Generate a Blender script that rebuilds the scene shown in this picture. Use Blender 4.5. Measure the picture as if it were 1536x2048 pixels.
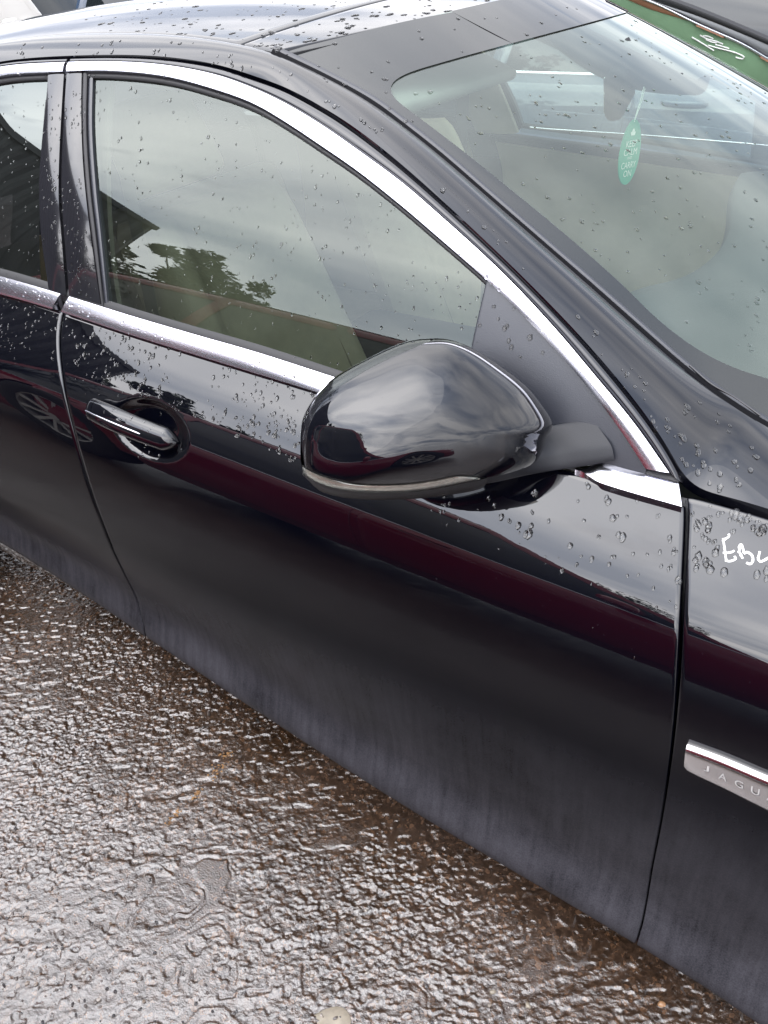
import bpy, bmesh, math, random
import numpy as np
from mathutils import Vector, Matrix

for o in list(bpy.data.objects):
    bpy.data.objects.remove(o)
SC = bpy.context.scene
COL = SC.collection
rnd = random.Random(7)

# ------------------------------------------------------------------ camera
CAM = np.array([-0.50024, -1.75976, 1.54191])
YAW, PITCH, ROLL, FPX = 0.60644, 0.60381, -0.05999, 1662.97643
_f = np.array([-math.sin(YAW) * math.cos(PITCH), math.cos(YAW) * math.cos(PITCH), -math.sin(PITCH)])
_r = np.cross(_f, [0, 0, 1]); _r /= np.linalg.norm(_r)
_u = np.cross(_r, _f)
RV = _r * math.cos(ROLL) + _u * math.sin(ROLL)
UV = -_r * math.sin(ROLL) + _u * math.cos(ROLL)
FV = _f
cd = bpy.data.cameras.new('camera')
cam = bpy.data.objects.new('camera', cd); COL.objects.link(cam)
cd.sensor_fit = 'VERTICAL'; cd.sensor_height = 36; cd.sensor_width = 27
cd.lens = FPX / 2048 * 36
cd.clip_start = 0.02; cd.clip_end = 2000
M = Matrix.Identity(4)
for i in range(3):
    M[i][0] = RV[i]; M[i][1] = UV[i]; M[i][2] = -FV[i]; M[i][3] = CAM[i]
cam.matrix_world = M
SC.camera = cam

# ------------------------------------------------------------------ sky and sun
SUN_EL, SUN_AZ = math.radians(52), math.radians(-112)      # azimuth measured from +X towards +Y
SUN_DIR = Vector((math.cos(SUN_EL) * math.cos(SUN_AZ), math.cos(SUN_EL) * math.sin(SUN_AZ), math.sin(SUN_EL)))
w = bpy.data.worlds.new('World'); SC.world = w; w.use_nodes = True
nt = w.node_tree; nt.nodes.clear()
def N(nt, t, **kw):
    n = nt.nodes.new(t)
    for k, v in kw.items():
        if hasattr(n, k) and not k[0].isupper(): setattr(n, k, v)
        else: n.inputs[k].default_value = v
    return n
out = N(nt, 'ShaderNodeOutputWorld'); bg = N(nt, 'ShaderNodeBackground')
sky = N(nt, 'ShaderNodeTexSky', sky_type='NISHITA', sun_disc=False, sun_elevation=SUN_EL,
        sun_rotation=math.pi / 2 - SUN_AZ)
sky.air_density = 1.0; sky.dust_density = 1.5
tc = N(nt, 'ShaderNodeTexCoord')
sep = N(nt, 'ShaderNodeSeparateXYZ'); nt.links.new(tc.outputs['Generated'], sep.inputs[0])
# cloud layer: direction projected onto a flat deck of cloud high above
zc = N(nt, 'ShaderNodeMath', operation='MAXIMUM'); zc.inputs[1].default_value = 0.0; nt.links.new(sep.outputs['Z'], zc.inputs[0])
za = N(nt, 'ShaderNodeMath', operation='ADD'); za.inputs[1].default_value = 0.16; nt.links.new(zc.outputs[0], za.inputs[0])
dv = N(nt, 'ShaderNodeVectorMath', operation='DIVIDE'); nt.links.new(tc.outputs['Generated'], dv.inputs[0])
cmb = N(nt, 'ShaderNodeCombineXYZ')
for k in range(3): nt.links.new(za.outputs[0], cmb.inputs[k])
nt.links.new(cmb.outputs[0], dv.inputs[1])
mp = N(nt, 'ShaderNodeMapping'); mp.inputs['Scale'].default_value = (0.8, 1.5, 0.0); mp.inputs['Rotation'].default_value = (0, 0, 0.7)
nt.links.new(dv.outputs[0], mp.inputs['Vector'])
n1 = N(nt, 'ShaderNodeTexNoise', Scale=1.15, Detail=7.0, Roughness=0.56, Distortion=0.5); nt.links.new(mp.outputs[0], n1.inputs['Vector'])
n2 = N(nt, 'ShaderNodeTexNoise', Scale=0.85, Detail=4.0, Roughness=0.5, Distortion=0.35); nt.links.new(mp.outputs[0], n2.inputs['Vector'])
cr = N(nt, 'ShaderNodeValToRGB'); nt.links.new(n1.outputs['Fac'], cr.inputs[0])
cr.color_ramp.elements[0].position = 0.25; cr.color_ramp.elements[0].color = (0, 0, 0, 1)
cr.color_ramp.elements[1].position = 0.40; cr.color_ramp.elements[1].color = (1, 1, 1, 1)
cb = N(nt, 'ShaderNodeValToRGB'); nt.links.new(n2.outputs['Fac'], cb.inputs[0])
e = cb.color_ramp.elements
e[0].position = 0.38; e[0].color = (5.4, 6.0, 7.4, 1)
e[1].position = 0.61; e[1].color = (14.0, 13.9, 14.3, 1)
# veiled sun: the cloud deck glows around the sun's direction
dt = N(nt, 'ShaderNodeVectorMath', operation='DOT_PRODUCT'); dt.inputs[1].default_value = SUN_DIR
nt.links.new(tc.outputs['Generated'], dt.inputs[0])
pm = N(nt, 'ShaderNodeMath', operation='MAXIMUM'); pm.inputs[1].default_value = 0.0; nt.links.new(dt.outputs['Value'], pm.inputs[0])
pw = N(nt, 'ShaderNodeMath', operation='POWER'); pw.inputs[1].default_value = 1.6; nt.links.new(pm.outputs[0], pw.inputs[0])
gm = N(nt, 'ShaderNodeMath', operation='MULTIPLY_ADD'); gm.inputs[1].default_value = 1.15; gm.inputs[2].default_value = .52; nt.links.new(pw.outputs[0], gm.inputs[0])
sc_ = N(nt, 'ShaderNodeVectorMath', operation='SCALE'); nt.links.new(cb.outputs[0], sc_.inputs[0]); nt.links.new(gm.outputs[0], sc_.inputs['Scale'])
mx = N(nt, 'ShaderNodeMix', data_type='RGBA'); nt.links.new(cr.outputs[0], mx.inputs['Factor'])
nt.links.new(sky.outputs[0], mx.inputs['A']); nt.links.new(sc_.outputs[0], mx.inputs['B'])
nt.links.new(mx.outputs['Result'], bg.inputs['Color']); bg.inputs['Strength'].default_value = 0.13
nt.links.new(bg.outputs[0], out.inputs['Surface'])
sd = bpy.data.lights.new('sun', 'SUN'); sd.energy = .7; sd.angle = math.radians(100); sd.color = (1, 0.95, 0.88)
so = bpy.data.objects.new('sun', sd); COL.objects.link(so)
so.rotation_euler = SUN_DIR.to_track_quat('Z', 'Y').to_euler()
SC.view_settings.view_transform = 'Standard'; SC.view_settings.look = 'None'
SC.view_settings.gamma = 1; SC.view_settings.use_curve_mapping = False
SC.view_settings.exposure = 1.15
SC.render.engine = 'CYCLES'
SC.cycles.max_bounces = 10; SC.cycles.transparent_max_bounces = 16; SC.cycles.transmission_bounces = 8
SC.cycles.caustics_reflective = False; SC.cycles.caustics_refractive = False

# ------------------------------------------------------------------ helpers
def ray(px):
    p = np.asarray(px, float)
    d = FV * FPX + np.outer(p[:, 0] - 768, RV) + np.outer(1024 - p[:, 1], UV)
    return d / np.linalg.norm(d, axis=1)[:, None]

def hit(px, fn, t0=0.5, t1=5.0, n=900):
    """first point along each picture ray where fn (positive outside) changes sign"""
    D = ray(px); res = []
    ts = np.linspace(t0, t1, n)
    for d in D:
        P = CAM + ts[:, None] * d
        v = fn(P[:, 0], P[:, 1], P[:, 2])
        k = np.where((v[:-1] > 0) & (v[1:] <= 0))[0]
        if len(k) == 0:
            k = [int(np.argmin(np.abs(v)))]; res.append(P[k[0]]); continue
        a, b = ts[k[0]], ts[k[0] + 1]
        for _ in range(30):
            m = .5 * (a + b); q = CAM + m * d
            if fn(q[0:1], q[1:2], q[2:3])[0] > 0: a = m
            else: b = m
        res.append(CAM + b * d)
    return np.array(res)

def cat(pts, n):
    """Catmull-Rom through pts, n samples evenly spaced by length"""
    P = np.asarray(pts, float)
    Q = np.vstack([2 * P[0] - P[1], P, 2 * P[-1] - P[-2]])
    o = []
    for i in range(1, len(Q) - 2):
        # centripetal-ish: plain Catmull-Rom with limited tangents
        p0, p1, p2, p3 = Q[i - 1], Q[i], Q[i + 1], Q[i + 2]
        l = np.linalg.norm(p2 - p1)
        m1 = (p2 - p0) / max(np.linalg.norm(p2 - p0), 1e-9) * l
        m2 = (p3 - p1) / max(np.linalg.norm(p3 - p1), 1e-9) * l
        for t in np.linspace(0, 1, 24, endpoint=False):
            o.append((2*t**3 - 3*t*t + 1) * p1 + (t**3 - 2*t*t + t) * m1 + (-2*t**3 + 3*t*t) * p2 + (t**3 - t*t) * m2)
    o.append(P[-1]); o = np.array(o)
    s = np.concatenate([[0], np.cumsum(np.linalg.norm(np.diff(o, axis=0), axis=1))])
    u = np.linspace(0, s[-1], n)
    return np.stack([np.interp(u, s, o[:, k]) for k in range(o.shape[1])], 1)

def smooth3(P, it=2):
    P = P.copy()
    for _ in range(it):
        P[1:-1] = .25 * P[:-2] + .5 * P[1:-1] + .25 * P[2:]
    return P

def curve(px, fn, n=80, it=3):
    return smooth3(hit(cat(px, n), fn), it)

def meshobj(name, verts, faces, mat, parent=None, smooth=True, autos=None):
    me = bpy.data.meshes.new(name)
    me.from_pydata([tuple(map(float, v)) for v in verts], [], [tuple(int(i) for i in f) for f in faces])
    me.update()
    if smooth: me.polygons.foreach_set('use_smooth', [True] * len(me.polygons))
    if mat: me.materials.append(mat)
    o = bpy.data.objects.new(name, me); COL.objects.link(o)
    if parent: o.parent = parent
    if autos:
        me.set_sharp_from_angle(angle=math.radians(autos))
    return o

def gridfaces(nv, nu, off=0, flip=False, closed_u=False):
    F = []
    for j in range(nv - 1):
        for i in range(nu - (0 if closed_u else 1)):
            a = off + j * nu + i; b = off + j * nu + (i + 1) % nu
            c = off + (j + 1) * nu + (i + 1) % nu; d = off + (j + 1) * nu + i
            F.append((a, d, c, b) if flip else (a, b, c, d))
    return F

def gridnormals(G):
    du = np.gradient(G, axis=1); dv_ = np.gradient(G, axis=0)
    n = np.cross(du, dv_); n /= np.linalg.norm(n, axis=2)[:, :, None] + 1e-12
    return n

def outward(G, n, ref=(0, 0, .6)):
    """make n point away from the car's core line"""
    c = G.reshape(-1, 3).mean(0); core = np.array([c[0], 0.0 if abs(c[1]) > .1 else c[1], ref[2]])
    return n if np.sum(n.reshape(-1, 3).mean(0) * (c - core)) > 0 else -n

def panel(name, G, mat, parent, gap=.0025, r=.0045, depth=.02, sides='LRTB', nref=None):
    """sheet-metal panel from a grid of points: rolled edges that leave a real shut gap"""
    n = gridnormals(G)
    n = outward(G, n) if nref is None else (n if np.sum(n.mean((0, 1)) * np.array(nref)) > 0 else -n)
    def pad(G, n, side):
        if side in 'LR':
            a, b = (0, 1) if side == 'L' else (-1, -2)
            B, I, nn = G[:, a], G[:, b], n[:, a]
        else:
            a, b = (0, 1) if side == 'B' else (-1, -2)
            B, I, nn = G[a], G[b], n[a]
        T = I - B; L = np.linalg.norm(T, axis=1)[:, None] + 1e-9; T = T / L
        m = np.minimum(gap + r, L * .45); g = np.minimum(gap, L * .2)
        rings = [B + T * m, B + T * (g + (m - g) * .4) - nn * r * .28, B + T * g - nn * r, B + T * g - nn * depth]
        if side in 'LR':
            G = G.copy(); G[:, a] = rings[0]
            ex = [rings[k][:, None] for k in (3, 2, 1)]; en = [nn[:, None]] * 3
            return (np.concatenate(ex + [G], 1), np.concatenate(en + [n], 1)) if side == 'L' else \
                   (np.concatenate([G] + ex[::-1], 1), np.concatenate([n] + en, 1))
        G = G.copy(); G[a] = rings[0]
        ex = [rings[k][None] for k in (3, 2, 1)]; en = [nn[None]] * 3
        return (np.concatenate(ex + [G], 0), np.concatenate(en + [n], 0)) if side == 'B' else \
               (np.concatenate([G] + ex[::-1], 0), np.concatenate([n] + en, 0))
    for s in sides: G, n = pad(G, n, s)
    nv, nu = G.shape[:2]
    gn = gridnormals(G)[nv // 2, nu // 2]
    return meshobj(name, G.reshape(-1, 3), gridfaces(nv, nu, flip=np.dot(gn, n[nv // 2, nu // 2]) < 0), mat, parent)

def ribbon(name, A, B, mat, parent, bulge=.004, k=9, depth=.012, nrm=None, power=2.0, ends=True, lift=0.0, r=.0015):
    """band between two matched 3-D curves: convex section, folded-in edges"""
    n = len(A)
    T = np.gradient(.5 * (A + B), axis=0); T /= np.linalg.norm(T, axis=1)[:, None]
    W = B - A; nn = np.cross(T, W); nn /= np.linalg.norm(nn, axis=1)[:, None]
    c = .5 * (A + B); core = np.stack([c[:, 0], np.zeros(n), np.full(n, .7)], 1)
    if nrm is None:
        if np.sum(nn * (c - core)) < 0: nn = -nn
    elif np.sum(nn * np.array(nrm)) < 0: nn = -nn
    rows = [A - nn * depth + nn * lift]
    for q in np.linspace(0, 1, k):
        s = abs(2 * q - 1)
        rows.append(A + W * q + nn * (lift + bulge * (1 - s ** power)))
    rows.append(B - nn * depth + nn * lift)
    G = np.array(rows)
    gn = gridnormals(G)[len(rows) // 2, n // 2]
    fl = np.dot(gn, nn[n // 2]) < 0
    V = G.reshape(-1, 3); F = gridfaces(len(rows), n, flip=fl)
    if ends:
        m = len(rows)
        F.append(tuple(j * n for j in range(m)) if not fl else tuple(j * n for j in range(m))[::-1])
        F.append(tuple(j * n + n - 1 for j in range(m))[::-1])
    return meshobj(name, V, F, mat, parent, autos=38)

def tube(name, P, r, mat, parent=None, k=8, sx=1.0):
    P = np.asarray(P, float); n = len(P)
    r = np.full(n, r) if np.isscalar(r) else np.asarray(r)
    T = np.gradient(P, axis=0); T /= np.linalg.norm(T, axis=1)[:, None]
    up = np.array([0, 0, 1.]) if abs(T[0][2]) < .9 else np.array([1., 0, 0])
    V = []
    for i in range(n):
        a = np.cross(T[i], up); a /= np.linalg.norm(a); b = np.cross(a, T[i])
        for j in range(k):
            t = 2 * math.pi * j / k
            V.append(P[i] + r[i] * (math.cos(t) * a * sx + math.sin(t) * b))
    F = gridfaces(n, k, closed_u=True)
    F.append(tuple(range(k))); F.append(tuple((n - 1) * k + j for j in range(k))[::-1])
    return meshobj(name, V, F, mat, parent, autos=50)

def tag(o, label=None, cat=None, group=None, kind=None):
    if label: o['label'] = label
    if cat: o['category'] = cat
    if group: o['group'] = group
    if kind: o['kind'] = kind
    return o

def empty(name, loc=(0, 0, 0), rz=0, parent=None):
    o = bpy.data.objects.new(name, None); COL.objects.link(o)
    o.location = loc; o.rotation_euler = (0, 0, rz); o.empty_display_size = .1
    if parent: o.parent = parent
    return o

def mirror_copy(o, parent):
    c = o.copy(); COL.objects.link(c); c.parent = parent
    if parent is CAR: c.scale = (1, -1, 1)
    for ch in list(o.children): mirror_copy(ch, c)
    return c

# ------------------------------------------------------------------ numpy noise
_rs = np.random.RandomState(11); _tab = _rs.rand(512, 512)
def vnoise(x, y, s=0):
    x = x + 37.1 * s; y = y + 91.7 * s
    xi = np.floor(x).astype(int); yi = np.floor(y).astype(int)
    fx = x - xi; fy = y - yi
    fx = fx * fx * fx * (fx * (fx * 6 - 15) + 10); fy = fy * fy * fy * (fy * (fy * 6 - 15) + 10)
    a = _tab[xi % 512, yi % 512]; b = _tab[(xi + 1) % 512, yi % 512]
    c = _tab[xi % 512, (yi + 1) % 512]; d = _tab[(xi + 1) % 512, (yi + 1) % 512]
    return a + (b - a) * fx + (c - a) * fy + (a - b - c + d) * fx * fy
def fbm(x, y, o=4, s=0, g=.5):
    t = 0; a = 1; m = 0
    for k in range(o):
        t = t + a * vnoise(x * 2 ** k, y * 2 ** k, s + k); m += a; a *= g
    return t / m
def sstep(a, b, x):
    t = np.clip((x - a) / (b - a), 0, 1); return t * t * (3 - 2 * t)

# ------------------------------------------------------------------ materials
def newmat(name):
    m = bpy.data.materials.new(name); m.use_nodes = True; m.node_tree.nodes.clear()
    return m, m.node_tree
def bsdf_mat(name, col, rough=.5, metal=0, spec=.5, coat=0, bump=None, var=0.0, varscale=20, trans=0, ior=1.5, sheen=0):
    m, t = newmat(name)
    o = N(t, 'ShaderNodeOutputMaterial'); b = N(t, 'ShaderNodeBsdfPrincipled')
    b.inputs['Base Color'].default_value = (*col, 1); b.inputs['Roughness'].default_value = rough
    b.inputs['Metallic'].default_value = metal; b.inputs['Specular IOR Level'].default_value = spec
    b.inputs['Coat Weight'].default_value = coat; b.inputs['Coat Roughness'].default_value = .03
    b.inputs['Transmission Weight'].default_value = trans; b.inputs['IOR'].default_value = ior
    tc = N(t, 'ShaderNodeTexCoord')
    nz = N(t, 'ShaderNodeTexNoise', Scale=varscale, Detail=5.0, Roughness=.6); t.links.new(tc.outputs['Object'], nz.inputs['Vector'])
    if var > 0:
        rp = N(t, 'ShaderNodeValToRGB'); t.links.new(nz.outputs['Fac'], rp.inputs[0])
        rp.color_ramp.elements[0].position = .3; rp.color_ramp.elements[1].position = .7
        rp.color_ramp.elements[0].color = (*[c * (1 - var) for c in col], 1); rp.color_ramp.elements[1].color = (*[min(1, c * (1 + var)) for c in col], 1)
        t.links.new(rp.outputs[0], b.inputs['Base Color'])
    if bump:
        n2 = N(t, 'ShaderNodeTexNoise', Scale=bump[0], Detail=4.0); t.links.new(tc.outputs['Object'], n2.inputs['Vector'])
        bp = N(t, 'ShaderNodeBump', Strength=bump[1], Distance=.002); t.links.new(n2.outputs['Fac'], bp.inputs['Height'])
        t.links.new(bp.outputs[0], b.inputs['Normal'])
    t.links.new(b.outputs[0], o.inputs[0]); return m

def paint_mat(name, col, dust=1.0, dustcol=(.080, .079, .092)):
    """clear-coated car paint; road dust and dried run marks lie thicker near the sill"""
    m, t = newmat(name); L = t.links.new
    o = N(t, 'ShaderNodeOutputMaterial'); b = N(t, 'ShaderNodeBsdfPrincipled')
    b.inputs['Base Color'].default_value = (*col, 1); b.inputs['Roughness'].default_value = .25
    b.inputs['Specular IOR Level'].default_value = .02
    b.inputs['Coat Weight'].default_value = 1; b.inputs['Coat Roughness'].default_value = .012; b.inputs['Coat IOR'].default_value = 1.72
    d = N(t, 'ShaderNodeBsdfDiffuse', Color=(*dustcol, 1))
    tc = N(t, 'ShaderNodeNewGeometry'); sp = N(t, 'ShaderNodeSeparateXYZ'); L(tc.outputs['Position'], sp.inputs[0])
    hz = N(t, 'ShaderNodeMapRange'); L(sp.outputs['Z'], hz.inputs['Value'])
    hz.inputs['From Min'].default_value = .60; hz.inputs['From Max'].default_value = .17; hz.inputs['To Min'].default_value = 0; hz.inputs['To Max'].default_value = 1
    mp = N(t, 'ShaderNodeMapping'); mp.inputs['Scale'].default_value = (48, 10, 4.5); L(tc.outputs['Position'], mp.inputs['Vector'])
    st = N(t, 'ShaderNodeTexNoise', Scale=1.6, Detail=6.0, Roughness=.6); L(mp.outputs[0], st.inputs['Vector'])
    bl = N(t, 'ShaderNodeTexNoise', Scale=5.5, Detail=6.0, Roughness=.6); L(tc.outputs['Position'], bl.inputs['Vector'])
    sk = N(t, 'ShaderNodeTexNoise', Scale=420.0, Detail=2.0); L(tc.outputs['Position'], sk.inputs['Vector'])
    def mth(op, a, bb):
        n = N(t, 'ShaderNodeMath', operation=op)
        for i, v in enumerate((a, bb)):
            if isinstance(v, (int, float)): n.inputs[i].default_value = v
            else: L(v, n.inputs[i])
        return n.outputs[0]
    pat = mth('ADD', mth('MULTIPLY', st.outputs['Fac'], .42), mth('MULTIPLY', bl.outputs['Fac'], .80))
    pat = mth('ADD', pat, mth('MULTIPLY', sk.outputs['Fac'], .35))
    pat = mth('MAXIMUM', mth('SUBTRACT', pat, .46), 0.0)
    fac = mth('MULTIPLY', mth('MULTIPLY', mth('POWER', hz.outputs[0], 1.15), pat), 2.2 * dust)
    # a few pale specks everywhere
    vo = N(t, 'ShaderNodeTexVoronoi', Scale=95.0); L(tc.outputs['Position'], vo.inputs['Vector'])
    spk = mth('MULTIPLY', mth('LESS_THAN', vo.outputs['Distance'], .045), .25 * dust)
    fac = mth('MINIMUM', mth('ADD', fac, spk), .85)
    ms = N(t, 'ShaderNodeMixShader'); L(fac, ms.inputs[0]); L(b.outputs[0], ms.inputs[1]); L(d.outputs[0], ms.inputs[2])
    h2 = N(t, 'ShaderNodeMapRange'); L(sp.outputs['Z'], h2.inputs['Value'])
    h2.inputs['From Min'].default_value = .80; h2.inputs['From Max'].default_value = .58
    cro = mth('ADD', mth('MULTIPLY', h2.outputs[0], .24 * min(dust, 1)), .012); L(cro, b.inputs['Coat Roughness'])
    cwt = mth('SUBTRACT', 1.0, mth('MULTIPLY', h2.outputs[0], .82 * min(dust, 1))); L(cwt, b.inputs['Coat Weight'])
    # orange peel
    op = N(t, 'ShaderNodeTexNoise', Scale=60.0, Detail=2.0); L(tc.outputs['Position'], op.inputs['Vector'])
    bp = N(t, 'ShaderNodeBump', Strength=.012, Distance=.002); L(op.outputs['Fac'], bp.inputs['Height']); L(bp.outputs[0], b.inputs['Coat Normal'])
    L(ms.outputs[0], o.inputs[0]); return m

def glass_mat(name, tint, boost=1.8, haze=.03, hazecol=(.5, .55, .5)):
    """thin pane: tinted see-through plus two-surface mirror reflection, a little dirt"""
    m, t = newmat(name); L = t.links.new
    o = N(t, 'ShaderNodeOutputMaterial'); tr = N(t, 'ShaderNodeBsdfTransparent', Color=(*tint, 1))
    gl = N(t, 'ShaderNodeBsdfGlossy', Roughness=.0); gl.inputs['Color'].default_value = (.93, 1, .96, 1)
    ge = N(t, 'ShaderNodeNewGeometry')
    io = N(t, 'ShaderNodeMapRange'); L(ge.outputs['Backfacing'], io.inputs['Value']); io.inputs['To Min'].default_value = 1.52; io.inputs['To Max'].default_value = 1 / 1.52
    fr = N(t, 'ShaderNodeFresnel'); L(io.outputs[0], fr.inputs['IOR'])
    mu = N(t, 'ShaderNodeMath', operation='MULTIPLY', use_clamp=True); L(fr.outputs[0], mu.inputs[0]); mu.inputs[1].default_value = boost
    m1 = N(t, 'ShaderNodeMixShader'); L(mu.outputs[0], m1.inputs[0]); L(tr.outputs[0], m1.inputs[1]); L(gl.outputs[0], m1.inputs[2])
    df = N(t, 'ShaderNodeBsdfDiffuse', Color=(*hazecol, 1))
    tc = N(t, 'ShaderNodeTexCoord'); nz = N(t, 'ShaderNodeTexNoise', Scale=9.0, Detail=5.0); L(tc.outputs['Object'], nz.inputs['Vector'])
    mh = N(t, 'ShaderNodeMath', operation='MULTIPLY'); L(nz.outputs['Fac'], mh.inputs[0]); mh.inputs[1].default_value = haze * 2
    m2 = N(t, 'ShaderNodeMixShader'); L(mh.outputs[0], m2.inputs[0]); L(m1.outputs[0], m2.inputs[1]); L(df.outputs[0], m2.inputs[2])
    L(m2.outputs[0], o.inputs[0]); return m

BLACK = paint_mat('black_paint', (.0012, .0014, .0035))
MAROON = paint_mat('maroon_paint', (.28, .016, .03), .5)
NAVY = paint_mat('navy_paint', (.085, .105, .14), .3)
SILVER = paint_mat('silver_paint', (.42, .42, .40), .3)
WHITEP = paint_mat('white_paint', (.72, .71, .68), .3)
BLUEP = paint_mat('blue_paint', (.05, .075, .12), .3)
CHROME = bsdf_mat('bright_metal', (.76, .76, .83), .22, 1.0)
GLOSSB = bsdf_mat('gloss_black_trim', (.012, .012, .015), .09, coat=.6)
SATINB = bsdf_mat('satin_black_plastic', (.022, .024, .032), .30, spec=.65, bump=(900, .15))
TEXB = bsdf_mat('grained_black_plastic', (.016, .016, .018), .45, bump=(1400, .3))
RUBBER = bsdf_mat('rubber', (.016, .016, .018), .55)
FRIT = bsdf_mat('ceramic_black_glass', (.018, .02, .02), .03, coat=.4)
GLASS_S = glass_mat('side_glass', (.38, .44, .41), 1.6, .008)
GLASS_F = glass_mat('far_side_glass', (.60, .68, .64), 1.6, .012)
GLASS_R = glass_mat('privacy_glass', (.07, .07, .075), 2.2, .01)
GLASS_W = glass_mat('windscreen_glass', (.70, .82, .75), 1.65, .05)
DARKGLASS = bsdf_mat('dark_window', (.012, .016, .018), .02, coat=.3)
LEATHER = bsdf_mat('cream_leather', (.56, .48, .33), .5, var=.12, varscale=14, bump=(500, .25))
LEATHERSEAM = bsdf_mat('leather_seam', (.22, .18, .12), .7)
TRIMB = bsdf_mat('beige_trim', (.34, .30, .23), .75, var=.06)
DASH = bsdf_mat('dark_dash_plastic', (.035, .036, .038), .55, bump=(700, .3))
CARPET = bsdf_mat('carpet', (.06, .05, .04), .95, bump=(600, .6))
HEADL = bsdf_mat('headliner', (.18, .175, .16), .9)
CLEARL = glass_mat('clear_lens', (.8, .78, .74), 2.4, .02)
LENSIN = bsdf_mat('lens_reflector', (.80, .78, .78), .14, metal=.9, var=.25, varscale=160)
ARMB = bsdf_mat('arm_plastic', (.016, .017, .021), .42, spec=.35, bump=(1200, .2))
MARKER = bsdf_mat('white_marker_ink', (.86, .86, .84), .45)
TAGG = bsdf_mat('green_card', (.03, .36, .22), .55)
TAGW = bsdf_mat('pale_print', (.80, .86, .78), .6)
STRIPG = bsdf_mat('green_strip', (.20, .33, .20), .4, var=.2, varscale=5)
COPPER = bsdf_mat('brown_edge_strip', (.30, .15, .085), .4, var=.3, varscale=9)
RIMM = bsdf_mat('alloy', (.68, .66, .62), .35, .6)
TYRE = bsdf_mat('tyre_rubber', (.02, .02, .02), .7)
LAMPR = bsdf_mat('red_lamp', (.35, .01, .01), .1, coat=.5)
LAMPC = bsdf_mat('clear_lamp', (.55, .56, .56), .12, .3, coat=.5)
WATER, _t = newmat('water')
_g = N(_t, 'ShaderNodeBsdfGlass', Roughness=0.0, IOR=1.333); _o = N(_t, 'ShaderNodeOutputMaterial'); _t.links.new(_g.outputs[0], _o.inputs[0])

# ------------------------------------------------------------------ body surfaces of the black car (X forward, right-hand side at -Y)
_pz = [.13, .165, .18, .20, .225, .25, .275, .30, .34, .42, .52, .60, .66, .70, .74, .77, .80, .83, .86, .885, .91, .935, .96, .99, 1.03, 1.07, 1.12]
_pw = [.902, .951, .960, .9645, .961, .9525, .9460, .9438, .946, .9545, .9630, .9665, .9675, .9672, .9655, .9632, .9588, .9520, .9430, .9300, .9140, .8965, .8775, .8545, .829, .805, .78]
_zz = np.linspace(.13, 1.12, 991); _ww = np.interp(_zz, _pz, _pw)
for _ in range(6):
    _k = np.ones(15) / 15; _ww = np.convolve(np.pad(_ww, 7, mode='reflect', reflect_type='odd'), _k, 'valid')
def zbelt(x): return .960 - .063 * (x + .67)
ZSX = np.array([-4., 1.]); ZSZ = np.array([.172, .172])
def Wlow(x, z):
    ze = z - (zbelt(x) - 1.0) * sstep(.5, .95, z)
    lo = 1 - sstep(.30, .68, z)
    ze = ze - (np.interp(x, ZSX, ZSZ) - .172) * (1 - sstep(.22, .62, z))
    wv = np.interp(ze, _zz, _ww) - .085 * sstep(-.95, -2.4, x) * lo
    T = np.interp(x, [-4.2, -3.4, -3, -2.7, -2.4, -2.1, -1.8, -1.5, -1.2, -.9, -.6, -.3, .2, .9],
                  [-.16, -.055, -.033, -.021, -.012, -.0055, -.001, .0018, .003, .003, .001, -.006, -.05, -.22])
    return wv + T
def f_low(x, y, z): return -y - Wlow(x, z)
def Yside(x, z):
    dz = z - zbelt(x)
    tg = .022 * sstep(-1.4, -.65, x) + .05 * sstep(-2.0, -3.2, x)
    return .862 - .34 * dz - .68 * dz * np.abs(dz) - tg
def f_side(x, y, z): return -y - Yside(x, z)
def zwind(x, y):
    a = x + .635
    return 1.153 - .505 * a - .082 * a * a - .315 * y * y
def f_wind(x, y, z): return z - zwind(x, y)
def zroof(x, y):
    t = x + 1.95
    return 1.458 - np.where(t > 0, .052, .085) * t * t - .115 * y * y
def f_roof(x, y, z): return z - zroof(x, y)

CAR = empty('parked_car', (0, 0, 0))
tag(CAR, 'large glossy black saloon car wet with rain, with white letters EBL on its wing', 'car')

# -- traced lines (photograph pixels, 1536 x 2048) laid onto those surfaces
px_front_gap = [(1369, 985), (1373, 1010), (1370, 1100), (1365, 1200), (1358, 1330), (1350, 1450), (1338, 1550), (1322, 1650), (1304, 1740), (1294, 1800), (1285, 1850), (1279, 1878), (1273, 1893)]
px_rear_gap = [(138, 590), (131, 608), (122, 640), (119, 690), (125, 750), (133, 800), (147, 860), (167, 933), (187, 997), (207, 1050), (230, 1109), (252, 1155), (270, 1195), (283, 1240), (300, 1275), (316, 1296)]
px_gap = [(-420, 248), (-200, 175), (0, 126), (140, 115), (300, 115), (433, 132), (512, 157), (562, 174), (622, 205), (692, 247), (779, 313), (875, 397), (1000, 514), (1075, 588), (1140, 655), (1216, 740), (1297, 842), (1349, 922), (1372, 972)]
px_chr_out = [(-420, 262), (-200, 188), (0, 138), (137, 128), (233, 127), (333, 134), (433, 153), (512, 181), (579, 213), (652, 257), (725, 308), (799, 362), (845, 400), (1000, 540), (1108, 653), (1195, 755), (1272, 848), (1340, 944)]
px_chr_in = [(-420, 286), (-200, 208), (0, 156), (133, 147), (217, 145), (333, 156), (433, 182), (512, 211), (579, 250), (645, 294), (712, 340), (779, 392), (845, 447), (1000, 584), (1105, 692), (1174, 770), (1244, 861), (1293, 936)]
px_ditch = [(-420, 190), (-200, 130), (0, 86), (100, 73), (207, 68), (333, 71), (433, 82), (480, 90), (545, 104)]
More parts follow.
